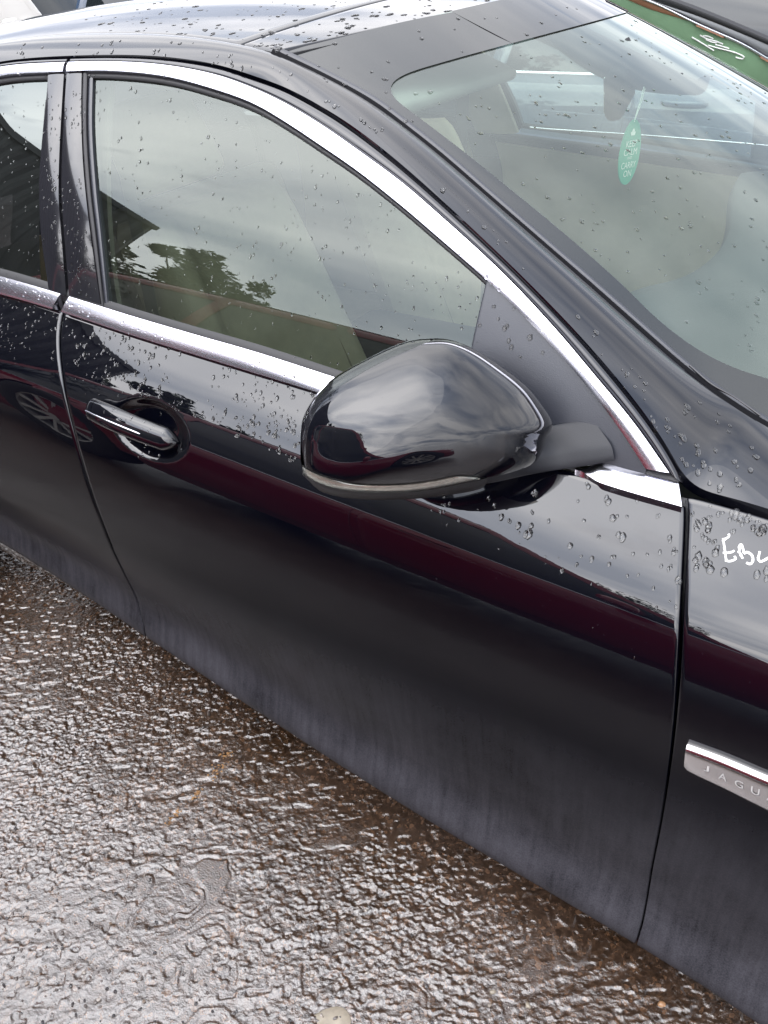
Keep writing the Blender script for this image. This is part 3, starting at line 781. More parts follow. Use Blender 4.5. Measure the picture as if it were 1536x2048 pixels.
# repeater lamp: clear lens over a bright reflector
lt = cat([(604, 930), (622, 935), (660, 944), (716, 951), (794, 949), (850, 941), (893, 932), (925, 935), (938, 938)], 70)
lb = cat([(606, 948), (625, 954), (660, 962), (716, 968), (794, 968), (850, 962), (893, 953), (925, 944), (938, 939)], 70)
qa, qb = to2(on_plane(lt)), to2(on_plane(lb))
def mrib(name, qa, qb, mat, lift, bulge, k=7, depth=.006):
    rows = [to3(qa, Hm(qa) + lift - depth)]
    for t in np.linspace(0, 1, k):
        q = qa + (qb - qa) * t; rows.append(to3(q, Hm(q) + lift + bulge * (1 - (2 * t - 1) ** 2)))
    rows.append(to3(qb, Hm(qb) + lift - depth)); G = np.array(rows)
    o = mobj(name, G.reshape(-1, 3), gridfaces(len(rows), len(qa)), mat, autos=45)
    b = bmesh.new(); b.from_mesh(o.data); bmesh.ops.recalc_face_normals(b, faces=b.faces); b.to_mesh(o.data); b.free()
    return o
lens = mrib('indicator_lens', qa, qb, CLEARL, .0035, .003)
mrib('indicator_reflector', qa, qb, LENSIN, -.002, .0)
# lower housing
hb = cat([(605, 949), (613, 957), (645, 984), (716, 997), (814, 997), (905, 987), (955, 977)], 70)
ht = cat([(605, 947), (625, 955), (660, 963), (716, 969), (794, 969), (850, 963), (893, 954), (925, 946), (955, 940)], 70)
qa, qb = to2(on_plane(ht)), to2(on_plane(hb))
mrib('lower_housing', qa, qb, TEXB, .001, .003, depth=.012)
# arm reaching from the door corner to the housing
armst = [((1000, 932), (1000, 972)), ((960, 938), (960, 977)), ((1040, 921), (1040, 962)), ((1110, 904), (1110, 949)), ((1170, 893), (1172, 937)), ((1222, 890), (1226, 926))]
armst = [((948, 940), (950, 978)), ((1000, 931), (1000, 969)), ((1050, 918), (1050, 958)), ((1110, 905), (1110, 948)), ((1170, 895), (1172, 939)), ((1224, 891), (1230, 928))]
sec = []
for i, (a, b) in enumerate(armst):
    t = i / (len(armst) - 1)
    pa = on_plane([a, b]); q = to2(pa); pa = to3(q, Hm(q) - .002)
    ga = hit([a, b], f_side) - ray([a, b]) * (.045 * (1 - t) + .012); w_ = sstep(0, 1, np.array(t))
    p = pa + (ga - pa) * w_
    # move along the ray so the outline stays put
    d0 = np.linalg.norm(p - CAM, axis=1)[:, None]; p = CAM + ray([a, b]) * d0
    top, bot = p; back = np.array([-.040, .022, .012 + .010 * t])
    ring = []
    for s_ in np.linspace(0, 2 * math.pi, 20, endpoint=False):
        cs, sn = math.cos(s_), math.sin(s_); e_ = .45
        cu = math.copysign(abs(cs) ** e_, cs); su = math.copysign(abs(sn) ** e_, sn)
        mid = .5 * (top + bot) + back * .5
        ring.append(mid + (top - bot) * .5 * su - back * .5 * cu)
    sec.append(ring)
sec = np.array(sec); sec = np.stack([cat(sec[:, j], 24) for j in range(20)], 1)
arm = mobj('mirror_arm', sec.reshape(-1, 3), gridfaces(24, 20, closed_u=True), ARMB, autos=60)
b = bmesh.new(); b.from_mesh(arm.data); bmesh.ops.recalc_face_normals(b, faces=b.faces); b.to_mesh(arm.data); b.free()
# ------------------------------------------------------------------ door handle
e0, e1 = HND; ax = e1 - e0; Lh = np.linalg.norm(ax); ax /= Lh
no = np.array([0, -1., .62]); no -= ax * (no @ ax); no /= np.linalg.norm(no); upv = np.cross(no, ax); upv = upv if upv[2] > 0 else -upv
handle = empty('door_handle', tuple(e0), 0, CAR)
def hobj(name, V, F, mat, autos=50):
    o = meshobj(name, np.asarray(V) - e0, F, mat, handle, autos=autos)
    b = bmesh.new(); b.from_mesh(o.data); bmesh.ops.recalc_face_normals(b, faces=b.faces); b.to_mesh(o.data); b.free(); return o
def hring(t, k=24):
    """section of the grip at t (0 = rear, 1 = front)"""
    end = min(t, 1 - t); s_ = min(1, math.sqrt(max(end, 0) / .085)) if end < .085 else 1
    hh = .0190 * s_ * (1 + .10 * math.sin(math.pi * t)); th = .0125 * (.35 + .65 * s_)
    lift = .006 + .021 * math.sin(math.pi * min(max(t, 0), 1)) ** .55
    c = e0 + ax * Lh * t + no * lift + upv * .001
    return [c + upv * hh * math.copysign(abs(math.sin(a)) ** .8, math.sin(a)) + no * th * math.copysign(abs(math.cos(a)) ** .7, math.cos(a)) for a in np.linspace(0, 2 * math.pi, k, endpoint=False)]
def hbar(name, ta, tb, mat, n=50):
    S = np.array([hring(t) for t in np.linspace(ta, tb, n)])
    F = gridfaces(n, 24, closed_u=True) + [tuple(range(24)), tuple((n - 1) * 24 + j for j in range(24))[::-1]]
    return hobj(name, S.reshape(-1, 3), F, mat)
hbar('grip', .145, .999, BLACK); hbar('lock_cap', .001, .138, BLACK, 20)
ts_ = np.linspace(.05, .73, 40)
P = np.array([e0 + ax * Lh * t + no * (.006 + .021 * math.sin(math.pi * t) ** .55 + .0125) + upv * (-.0045 + .001 * math.sin(3 * t)) for t in ts_])
tube_r = .0016 * np.minimum(1, np.minimum(ts_ - .045, .735 - ts_) / .03)
o = tube('handle_chrome_strip', P - e0, np.maximum(tube_r, .0004), CHROME, handle, 8)

# ------------------------------------------------------------------ wing badge and lettering
bA = cat([(1377, 1483), (1450, 1510), (1536, 1546), (1600, 1572), (1650, 1592)], 70)
bB = cat([(1371, 1527), (1378, 1536), (1450, 1571), (1536, 1614), (1600, 1644), (1650, 1666)], 70)
A = hit(bA, f_low); B = hit(bB, f_low)
Wv = B - A
BADGE = bsdf_mat('brushed_bright_metal', (.62, .61, .62), .16, 1.0)
prof = [(0, -.002), (0, .004), (.03, .0075), (.12, .0105), (.22, .0115), (.3, .0112), (.62, .0100), (.9, .0085), (.97, .0075), (1, .005), (1, -.002)]
G = np.array([A + Wv * a + np.array([0, -1, .05]) * h for a, h in prof])
badge = meshobj('side_badge', G.reshape(-1, 3), gridfaces(len(prof), 70) + [tuple(j * 70 for j in range(len(prof)))], BADGE, CAR, autos=50)
b = bmesh.new(); b.from_mesh(badge.data); bmesh.ops.recalc_face_normals(b, faces=b.faces); b.to_mesh(badge.data); b.free()

def glyph(txt, ext=0.0):
    cu = bpy.data.curves.new('text', 'FONT'); cu.body = txt; cu.size = 1; cu.resolution_u = 4
    ob = bpy.data.objects.new('text', cu); COL.objects.link(ob)
    bpy.context.view_layer.update()
    dg = bpy.context.evaluated_depsgraph_get(); me = bpy.data.meshes.new_from_object(ob.evaluated_get(dg))
    bpy.data.objects.remove(ob); bpy.data.curves.remove(cu)
    V = np.array([v.co[:] for v in me.vertices]); F = [tuple(p.vertices) for p in me.polygons]; bpy.data.meshes.remove(me)
    return V, F
LETTER = bsdf_mat('engraved_letter', (.9, .9, .9), .25, .6)
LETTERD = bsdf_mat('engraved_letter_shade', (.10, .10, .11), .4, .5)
for i, ch in enumerate('JAGUAR'):
    V, F = glyph(ch)
    V[:, :2] -= (V[:, :2].min(0) + V[:, :2].max(0)) / 2; V[:, :2] /= (V[:, 1].max() - V[:, 1].min())
    c = np.array([1413 + 32.5 * i, 1537 + 14.3 * i + 2.5 * (i > 0)])
    dirx = np.array([1, .46]) * (15.5 + i * .4); diry = np.array([.12, -1]) * (11.5 + i * .5)
    wid_ = V[:, 0].max() - V[:, 0].min()
    P2 = c + V[:, :1] / max(wid_, .4) * dirx + V[:, 1:2] * diry
    # put on the badge's face: hit the body then push out to the face
    P3 = hit(P2, lambda x, y, z: -y - Wlow(x, z) - .0107)
    meshobj('badge_letter', P3, F, LETTER, badge, smooth=False)
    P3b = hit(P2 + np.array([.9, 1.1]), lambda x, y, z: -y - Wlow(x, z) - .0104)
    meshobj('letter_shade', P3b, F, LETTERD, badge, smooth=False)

def stroke(name, px, fn, r, mat, parent, flat=.4, n=26, lift=.0006):
    P = hit(cat(px, n), fn)
    q = np.linspace(0, 1, n) * 9 + rnd.random() * 50
    return tube(name, P, r * (.85 + .45 * vnoise(q, q * 0 + .5)), mat, parent, 6)
K_ = 156 / 1536.0
def z7(pts): return [(1380 + x * K_, 1040 + y * K_) for x, y in pts]
for pts in ([(655, 360), (668, 470), (695, 650), (712, 790)], [(640, 425), (690, 380), (770, 320), (758, 275)], [(650, 650), (760, 645), (835, 630), (872, 600)],
            [(690, 795), (760, 815), (840, 800), (895, 765), (875, 710)]):
    stroke('marker_stroke', z7(pts), f_low, .0013, MARKER, front_wing)
for pts in ([(945, 610), (985, 660), (1015, 720), (1040, 760)], [(975, 600), (975, 510), (1010, 485), (1040, 560), (1060, 650)], [(1060, 660), (1130, 640), (1210, 690), (1240, 770), (1215, 850), (1160, 870), (1110, 840)],
            [(1375, 615), (1355, 700), (1345, 770), (1380, 820), (1450, 800), (1536, 755), (1620, 720)]):
    stroke('marker_stroke', z7(pts), f_low, .0014, MARKER, front_wing)

# far windscreen pillar: coloured strips, green with marker writing, brown edge, bright line, grey pillar, dark gutter
FARP = empty('far_pillar', (-1.2, .72, 1.1), 0, CAR)
def f_far(x, y, z): return .70 - .45 * (z - 1.2) - y
def fc(px, n=60): return smooth3(hit(cat(px, n), f_far, 1.0, 6.0), 2) 
l0 = fc([(1040, -25), (1150, 20), (1300, 80), (1386, 120), (1492, 175), (1640, 250)])
l1 = fc([(1190, -28), (1250, -4), (1300, 17), (1377, 41), (1438, 66), (1489, 92), (1536, 118), (1640, 175)])
l2 = fc([(1210, -30), (1268, -9), (1300, 2), (1337, 18), (1398, 49), (1481, 86), (1536, 118.5), (1642, 176)])
l3 = fc([(1216, -33), (1272, -13), (1304, -1), (1339, 15), (1400, 45), (1484, 82), (1538, 113), (1644, 170)])
l4 = fc([(1225, -36), (1280, -12), (1315, 3), (1392, 29), (1463, 57), (1536, 88), (1640, 135)])
l5 = fc([(1235, -48), (1290, -22), (1329, -6), (1392, 17), (1466, 47), (1536, 77), (1640, 122)])
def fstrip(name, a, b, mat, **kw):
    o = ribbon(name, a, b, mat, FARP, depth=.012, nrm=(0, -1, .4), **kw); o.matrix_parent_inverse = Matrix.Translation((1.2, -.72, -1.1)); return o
fstrip('green_strip', l0, l1, STRIPG, bulge=.002)
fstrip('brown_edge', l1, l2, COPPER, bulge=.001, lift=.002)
fstrip('bright_edge', l2, l3, CHROME, bulge=.001, lift=.006)
fstrip('pillar_side', l3, l4, bsdf_mat('grey_pillar', (.23, .24, .25), .35, var=.1, varscale=8), bulge=.004, lift=.001)
fstrip('gutter', l4, l5, RUBBER, bulge=.002, lift=.003)
def z3(pts): return [(1300 + x * 236 / 1536, y * 200 / 1302) for x, y in pts]
fw3 = lambda x, y, z: f_far(x, y, z) - .004
for pts in ([(545, 485), (640, 540), (740, 600), (832, 660)], [(755, 590), (900, 630), (1060, 670), (1170, 710), (1230, 750), (1190, 765), (1115, 745)], [(650, 460), (700, 485), (745, 510)],
            [(690, 470), (740, 470), (825, 505)], [(730, 515), (800, 545), (870, 560)], [(745, 510), (850, 535), (950, 575)], [(850, 580), (940, 605), (1030, 633)]):
    P = hit(cat(z3(pts), 20), fw3, 1.0, 6.0); o = tube('marker_stroke', P, .0016, MARKER, FARP, 5); o.matrix_parent_inverse = Matrix.Translation((1.2, -.72, -1.1))

# ------------------------------------------------------------------ interior
def rbox(bm_, c, s, r=.03, rot=None, seg=3):
    m = Matrix.Translation(Vector(c)) @ (rot.to_4x4() if rot else Matrix.Identity(4)) @ Matrix.Diagonal((*s, 1))
    g = bmesh.ops.create_cube(bm_, size=1, matrix=m)
    es = list({e for v in g['verts'] for e in v.link_edges})
    bmesh.ops.bevel(bm_, geom=es, offset=r, segments=seg, affect='EDGES', profile=.5)
def bmobj(name, bm_, mat, parent, smooth=True, autos=40):
    me = bpy.data.meshes.new(name); bm_.to_mesh(me); bm_.free(); me.materials.append(mat)
    if smooth:
        me.polygons.foreach_set('use_smooth', [True] * len(me.polygons)); me.set_sharp_from_angle(angle=math.radians(autos))
    o = bpy.data.objects.new(name, me); COL.objects.link(o); o.parent = parent; return o
def seat(x, y):
    s_ = empty('front_seat', (x, y, .30), 0, CAR)
    def pad(name, W_, Hh, T, M4, bol, mat, nu=26, nv=22):
        """cushion: side bolsters, hollow middle, rounded rim"""
        G = []
        for j, v in enumerate(np.linspace(0, 1, nv)):
            row = []
            for i, u in enumerate(np.linspace(-1, 1, nu)):
                ww = W_ / 2 * (1 - .16 * v * v)
                rim = max(0, 1 - abs(u) ** 10) ** .5 * max(0, 1 - abs(2 * v - 1) ** 12) ** .5
                d = T * rim * (1 + bol * sstep(.45, .8, np.array(abs(u))) - .05 * math.cos(v * 30) * (abs(u) < .55))
                row.append((u * ww, v * Hh, d))
            G.append(row)
        G = np.array(G); Bk = G.copy(); Bk[:, :, 2] *= -.55
        V = [M4 @ Vector(p) for p in G.reshape(-1, 3)] + [M4 @ Vector(p) for p in Bk.reshape(-1, 3)]
        F = gridfaces(nv, nu) + gridfaces(nv, nu, off=nv * nu, flip=True)
        return meshobj(name, V, F, mat, s_)
    # local frames: columns = width (Y), height, thickness directions
    def fr(o, wdir, hdir, tdir): 
        m = Matrix.Identity(4)
        for k in range(3): m[k][0] = wdir[k]; m[k][1] = hdir[k]; m[k][2] = tdir[k]; m[k][3] = o[k]
        return m
    a = math.radians(24); hd_ = (-math.sin(a), 0, math.cos(a)); td = (math.cos(a), 0, math.sin(a))
    pad('backrest', .52, .66, .085, fr((.0, 0, .18), (0, 1, 0), hd_, td), .55, LEATHER)
    pad('seat_cushion', .52, .50, .07, fr((.03, 0, .13), (0, -1, 0), (.99, 0, .12), (-.12, 0, .99)), .5, LEATHER)
    hb_ = Vector((0, 0, .18)) + Vector(hd_) * .69
    pad('headrest', .27, .19, .05, fr(tuple(hb_), (0, 1, 0), hd_, td), 0, LEATHER)
    for u in (-.165, .165):
        P = [Vector((0, 0, .18)) + Vector(hd_) * q + Vector(td) * .108 + Vector((0, u, 0)) for q in np.linspace(.05, .6, 20)]
        tube('seam', np.array([tuple(p) for p in P]), .0035, LEATHERSEAM, s_, 5)
    bm_ = bmesh.new(); rbox(bm_, (.22, 0, .05), (.5, .46, .16), .03); bmobj('seat_base', bm_, DASH, s_)
    return s_
seat(-1.66, -.40); seat(-1.66, .40)
rs_ = empty('rear_bench', (-2.5, 0, .35), 0, CAR)
bm_ = bmesh.new(); rbox(bm_, (0, 0, .30), (.2, 1.25, .55), .06, Matrix.Rotation(-.35, 3, 'Y')); bmobj('bench_back', bm_, LEATHER, rs_)
bm_ = bmesh.new(); rbox(bm_, (.3, 0, .08), (.55, 1.25, .18), .06); bmobj('bench_cushion', bm_, LEATHER, rs_)
# dashboard: lofted top with a cowl, meeting the base of the windscreen
ys = np.linspace(-.70, .70, 50); rows = []
for t in np.linspace(0, 1, 14):
    xf = -.47 - .42 * ys ** 2; xr_ = -.93 + .06 * np.cos(ys * 4)
    x = xf + (xr_ - xf) * t
    z = np.minimum(zwind(x, ys) - .03, .965 + .03 * math.sin(t * 2.6) + .035 * np.exp(-((ys + .38) / .17) ** 2) * sstep(.45, .9, np.array(t)))
    rows.append(np.stack([x, ys, z], 1))
for dz_, dx_ in ((-.03, -.012), (-.12, .0), (-.22, .05), (-.36, .12)):
    r0 = rows[13].copy(); r0[:, 2] += dz_; r0[:, 0] += dx_; rows.append(r0)
G = np.array(rows); meshobj('dashboard', G.reshape(-1, 3), gridfaces(len(rows), 50, flip=False), DASH, CAR, autos=60)
# steering wheel
sw = empty('steering_wheel', (-1.06, -.39, .93), 0, CAR); tl = math.radians(-24)
ra = Matrix.Rotation(tl, 3, 'Y')
P = np.array([tuple(ra @ Vector((0, .185 * math.cos(a), .185 * math.sin(a)))) for a in np.linspace(0, 2 * math.pi, 49)])
tube('wheel_rim', P, .016, SATINB, sw, 10)
for a in (0.1, math.pi - .1, -math.pi / 2):
    tube('spoke', np.array([tuple(ra @ Vector((.02, q * math.cos(a), q * math.sin(a)))) for q in np.linspace(.03, .18, 6)]), .014, SATINB, sw, 6)
bm_ = bmesh.new(); rbox(bm_, (.02, 0, 0), (.05, .13, .12), .02, ra); bmobj('hub', bm_, SATINB, sw)
# floor, tunnel, headliner, pillar trims, door cards
bm_ = bmesh.new(); rbox(bm_, (-1.7, 0, .24), (2.4, 1.62, .06), .02); bmobj('floor', bm_, CARPET, CAR)
bm_ = bmesh.new(); rbox(bm_, (-1.25, 0, .48), (1.1, .24, .42), .04); bmobj('centre_console', bm_, DASH, CAR)
xs = np.linspace(-2.9, -1.36, 30); yv = np.linspace(-1, 1, 30); X, Yv = np.meshgrid(xs, yv)
Yy = Yv * (y_ditch(X) - .01); Z = zroof(X, Yy) - .03 - .02 * np.abs(Yv) ** 4
meshobj('headliner', np.stack([X, Yy, Z], 2).reshape(-1, 3), gridfaces(30, 30, flip=True), HEADL, CAR)
def card(x0, x1, parent, mat=TRIMB, z0=.32):
    xs = np.linspace(x0, x1, 30); vs = np.linspace(0, 1, 16); G = np.zeros((16, 30, 3))
    for j, v in enumerate(vs):
        z = z0 + v * (zbelt(xs) - .035 - z0); G[j] = np.stack([xs, -(Wlow(xs, z) - .075 - .02 * math.sin(v * 3.1)), z], 1)
    return meshobj('door_card', G.reshape(-1, 3), gridfaces(16, 30), mat, parent)
for nm in ('front', 'rear'):
    pa = front_door if nm == 'front' else rear_door
    c = card(*((-1.76, -.72) if nm == 'front' else (-2.6, -1.86)), pa)
    far = [o for o in CAR.children if o.name.startswith(nm + '_door') and o is not pa][0]
    c2 = c.copy(); COL.objects.link(c2); c2.parent = far
def post(pa, pb, off, mat, name, w_=.10, yy=1):
    a = hit([pa], f_side)[0]; b_ = hit([pb], f_side)[0]; P = np.array([a + (b_ - a) * t for t in np.linspace(0, 1, 14)])
    P[:, 1] = -np.array([Yside(p[0], p[2]) - off for p in P])
    A = P + np.array([w_ / 2, 0, 0]); B = P - np.array([w_ / 2, 0, 0])
    for s_ in (1, -1):
        r_ = ribbon(name, A * [1, s_, 1], B * [1, s_, 1], mat, CAR, bulge=.012, depth=.01, nrm=(0, s_, 0))
post((140, 130), (150, 620), .045, TRIMB, 'pillar_inner_trim', .15)
# seat belt webbing hanging by the pillar
P = hit([(262, 402), (300, 600)], lambda x, y, z: -y - .66); P = np.array([P[0] + (P[1] - P[0]) * t for t in np.linspace(-.2, 1.3, 10)])
ribbon('seat_belt', P + np.array([.018, 0, 0]), P - np.array([.018, 0, 0]), TRIMB, CAR, bulge=0, depth=.001, nrm=(0, -1, 0))
P2 = P * np.array([1, -1, 1]); ribbon('seat_belt', P2 + np.array([.02, 0, 0]), P2 - np.array([.02, 0, 0]), SATINB, CAR, bulge=0, depth=.001, nrm=(0, 1, 0))
# bonnet and cowl ahead of the screen (mostly out of frame), firewall
ys = np.linspace(-.80, .80, 40); rows = []
for t in np.linspace(0, 1, 24):
    x = (-.36 - .50 * ys ** 2) * (1 - t) + .9 * t
    z = .985 - .10 * ys ** 2 - .16 * t ** 1.6 - .10 * np.abs(ys) ** 4
    rows.append(np.stack([x, ys * (1 - .06 * t), z], 1))
G = np.array(rows); meshobj('bonnet', G.reshape(-1, 3), gridfaces(24, 40), BLACK, CAR)
# front wheels in their arches
def wheel(parent, x, y, R=.345, w_=.24, side=-1, spokes=10):
    wl = empty('wheel', (x, y, R), 0, parent)
    prof = [(.62, -.5), (.70, -.52), (.9, -.5), (.98, -.4), (1, -.2), (1, .2), (.98, .4), (.9, .5), (.70, .52), (.62, .5)]
    k = 48; V = []
    for r_, q in prof:
        for a in np.linspace(0, 2 * math.pi, k, endpoint=False): V.append((R * r_ * math.cos(a), q * w_, R * r_ * math.sin(a)))
    meshobj('tyre', V, gridfaces(len(prof), k, closed_u=True, flip=True), TYRE, wl, autos=50)
    V = []; prof2 = [(.655, .46), (.64, .50), (.60, .47), (.585, .30), (.57, -.1)]
    for r_, q in prof2:
        for a in np.linspace(0, 2 * math.pi, k, endpoint=False): V.append((R * r_ * math.cos(a), side * q * w_, R * r_ * math.sin(a)))
    F = gridfaces(5, k, closed_u=True)
    for i in range(spokes):
        a = 2 * math.pi * i / spokes
        n0 = len(V)
        for rr_, hw, q in ((.08, .045, .40), (.35, .036, .45), (.60, .05, .47)):
            for s_ in (-1, 1):
                ca, sa = math.cos(a), math.sin(a)
                for dq in (0, -.12):
                    V.append((R * (rr_ * ca - s_ * hw * sa), side * (q + dq) * w_, R * (rr_ * sa + s_ * hw * ca)))
        for j in range(2):
            b0 = n0 + 4 * j
            F += [(b0, b0 + 2, b0 + 6, b0 + 4), (b0 + 1, b0, b0 + 4, b0 + 5), (b0 + 2, b0 + 3, b0 + 7, b0 + 6)]
    n0 = len(V)
    for a in np.linspace(0, 2 * math.pi, 20, endpoint=False): V.append((R * .11 * math.cos(a), side * .46 * w_, R * .11 * math.sin(a)))
    F.append(tuple(range(n0, n0 + 20)))
    meshobj('rim', V, F, RIMM, wl, smooth=False)
    V = [(R * .58 * math.cos(a), side * .05 * w_, R * .58 * math.sin(a)) for a in np.linspace(0, 2 * math.pi, 24, endpoint=False)]
    meshobj('brake_disc', V, [tuple(range(24))], TYRE, wl, smooth=False)
    return wl
wheel(CAR, 0, -.80); wheel(CAR, 0, .80, side=1); wheel(CAR, -2.909, -.78); wheel(CAR, -2.909, .78, side=1)
# rear-view mirror on the screen
rv = empty('rear_view_mirror', (-1.09, -.03, 1.285), 0, CAR)
rot = Matrix.Rotation(math.radians(14), 3, 'Z') @ Matrix.Rotation(math.radians(-6), 3, 'Y')
bm_ = bmesh.new(); rbox(bm_, (0, 0, 0), (.035, .25, .082), .014, rot, 4); bmobj('mirror_case', bm_, GROOVE, rv)
bm_ = bmesh.new(); rbox(bm_, (-.0185, 0, 0), (.003, .225, .060), .001, rot, 1); bmobj('mirror_glass', bm_, bpy.data.materials['mirror_silver'], rv)
tube('stem', np.array([(.015, .0, .02), (.02, .004, .045), (-.005, .008, .075)]), .011, TEXB, rv, 8)
# sensor shroud behind the mirror, hugging the glass
rows = []
for t in np.linspace(0, 1, 10):
    x = -1.25 + .30 * t; hw = .085 * (1 - .55 * t ** 2) + .012
    yy = np.linspace(-1, 1, 14) * hw + .02
    top = zwind(np.full(14, x), yy) - .004
    d = (.02 + .065 * math.sin(math.pi * (.25 + .7 * t))) * np.maximum(0, 1 - np.linspace(-1, 1, 14) ** 4) ** .5
    rows.append(np.stack([np.full(14, x), yy, top - d], 1))
G = np.array(rows)
Gt = G.copy(); Gt[:, :, 2] = zwind(G[:, :, 0], G[:, :, 1]) - .0035
meshobj('sensor_shroud', np.vstack([G.reshape(-1, 3), Gt.reshape(-1, 3)]), gridfaces(10, 14) + gridfaces(10, 14, off=140, flip=True), TEXB, rv.parent and CAR)
# sun visors against the headliner
for y in (-.36, .36):
    bm_ = bmesh.new(); rbox(bm_, (-1.33, y, 1.365 - .02), (.17, .42, .022), .010, Matrix.Rotation(math.radians(20), 3, 'Y')); bmobj('sun_visor', bm_, HEADL, CAR)

# ------------------------------------------------------------------ hanging card
tz = Vector((.27, .96, 0)).normalized(); nz_ = Vector((.96, -.27, 0)).normalized()
top_ = Vector((-1.050, -.048, 1.232))
hang = empty('hanging_card', tuple(top_)); tag(hang, 'green oval air freshener reading KEEP CALM AND CARRY ON, hanging behind the windscreen', 'air freshener')
hx, hy = .0335, .0590; lean = math.radians(-4)
def card_pt(u, v, d=0):
    c, s_ = math.cos(lean), math.sin(lean); vv = v - hy
    p = tz * (u * c - vv * s_) + Vector((0, 0, 1)) * (u * s_ + vv * c) + nz_ * d
    return p
V = []; k = 56
for d in (.0012, -.0012):
    for a in np.linspace(0, 2 * math.pi, k, endpoint=False):
        su = math.sin(a); V.append(tuple(card_pt(hx * math.cos(a) * (1 - .06 * su), hy * su, d)))
F = [tuple(range(k)), tuple(range(2 * k - 1, k - 1, -1))] + [(i, i + k, (i + 1) % k + k, (i + 1) % k) for i in range(k)]
meshobj('card', V, F, TAGG, hang, smooth=False)
for txt, u, v, h in (('KEEP', 0, .0165, .0115), ('CALM', 0, .0015, .0120), ('AND', 0, -.0095, .0050), ('CARRY', 0, -.0225, .0120), ('ON', 0, -.0380, .0120)):
    V, F = glyph(txt); V[:, :2] -= (V[:, :2].min(0) + V[:, :2].max(0)) / 2; sc_h = h / (V[:, 1].max() - V[:, 1].min())
    sw_ = min(1.0, .048 / ((V[:, 0].max() - V[:, 0].min()) * sc_h))
    meshobj('card_text', [tuple(card_pt(u + p[0] * sc_h * sw_, v + p[1] * sc_h, .0016)) for p in V], F, TAGW, hang, smooth=False)
# small crown printed over the words
cr_pts = [(-.0060, .0310), (.0060, .0310), (.0068, .0330), (.0085, .0385), (.0050, .0365), (.0035, .0410), (.0, .0440), (-.0035, .0410), (-.0050, .0365), (-.0085, .0385), (-.0068, .0330)]
meshobj('card_crown', [tuple(card_pt(x, y, .0016)) for x, y in cr_pts], [tuple(range(len(cr_pts)))], TAGW, hang, smooth=False)
tube('cord', np.array([tuple(card_pt(-.002, hy - .004, .001)), (.004, .008, .03), (.010, .014, .075)]), .0009, TAGW, hang, 5)
tube('cord', np.array([tuple(card_pt(.002, hy - .004, -.001)), (.006, .012, .03), (.011, .018, .075)]), .0009, TAGW, hang, 5)

# ------------------------------------------------------------------ ground: one sheet, finely broken near the camera
def axis_pts(a, b, step, far0, far1):
    mid = np.arange(a, b, step); out_ = []
    for end, sgn, far in ((a, -1, far0), (mid[-1], 1, far1)):
        d = step; p = end; L_ = []
        while abs(p - end) < far:
            d *= 1.22; p = p + sgn * d; L_.append(p)
        out_.append(L_)
    return np.concatenate([out_[0][::-1], mid, out_[1]])
gx = axis_pts(-2.80, -.25, .0020, 300, 300); gy = axis_pts(-1.68, -.70, .0020, 300, 300)
X, Y = np.meshgrid(gx, gy)
cA, sA = math.cos(YAW + .06), math.sin(YAW + .06)
S = X * cA + Y * sA; Tt = -X * sA + Y * cA
near = sstep(3.4, 1.4, np.hypot(X + 1.3, Y + 1.2))
wrp = fbm(X * 9, Y * 9, 3, 5) - .5
low_ = (fbm(X * 2.2, Y * 2.2, 3, 1) - .5) * .012
grit = sstep(.42, .85, vnoise(S * 120 + Tt * 60 + wrp * 5, Tt * 170 - S * 50 + wrp * 3, 2)) * .0015 + sstep(.5, .9, vnoise(S * 70 - Tt * 35 + wrp * 4, Tt * 88 + S * 30, 7)) * .0014
grit2 = (vnoise(S * 190 + Tt * 90, Tt * 240 - S * 80, 3) - .5) * .0015
rid = (vnoise(S * 6 + wrp * 2.0, Tt * 48 + wrp * 3.5, 4) - .5) * .0036 * sstep(.30, .60, vnoise(X * 2.6, Y * 2.6, 9))
pits = -.003 * sstep(.64, .80, vnoise(S * 60, Tt * 84, 6))
msk = .40 + .85 * sstep(.30, .62, fbm(X * 4.2 + Y * 1.7, Y * 4.2 - X * 1.7, 3, 31))
grit = grit * msk; grit2 = grit2 * (.5 + .5 * msk)
h = low_ + grit + grit2 + rid + pits
lev = -.0042 + (fbm(X * 1.3, Y * 1.3, 2, 8) - .5) * .006
fl = sstep(.56, .66, fbm(S * 7 + wrp * 4 + Tt * 3, Tt * 12 + wrp * 5, 4, 12)) * .0026 + sstep(.62, .70, fbm(S * 18 + Tt * 9 + wrp * 6, Tt * 30 - S * 8 + wrp * 6, 3, 14)) * .0010
lv = lev + fl
h = np.where(h < lv, lv + (h - lv) * .04, h)
Z = h * near
Z = Z - .035 * np.clip(np.hypot(X + 3, Y - 1) - 4, 0, 9) * (Y > -1) * sstep(-3.5, -6, X)
V = np.stack([X, Y, Z], 2).reshape(-1, 3).astype(np.float32)
ny_, nx_ = X.shape
i0 = (np.arange(ny_ - 1)[:, None] * nx_ + np.arange(nx_ - 1)[None]).reshape(-1)
Q = np.stack([i0, i0 + 1, i0 + nx_ + 1, i0 + nx_], 1).astype(np.int32)
me = bpy.data.meshes.new('ground'); me.vertices.add(len(V)); me.vertices.foreach_set('co', V.reshape(-1))
me.loops.add(Q.size); me.loops.foreach_set('vertex_index', Q.reshape(-1)); me.polygons.add(len(Q))
me.polygons.foreach_set('loop_start', np.arange(0, Q.size, 4, dtype=np.int32)); me.polygons.foreach_set('use_smooth', np.ones(len(Q), bool))
me.update(calc_edges=True); me.validate()
GM, t = newmat('wet_concrete'); L = t.links.new
o = N(t, 'ShaderNodeOutputMaterial'); b = N(t, 'ShaderNodeBsdfPrincipled'); L(b.outputs[0], o.inputs[0])
tc = N(t, 'ShaderNodeTexCoord')
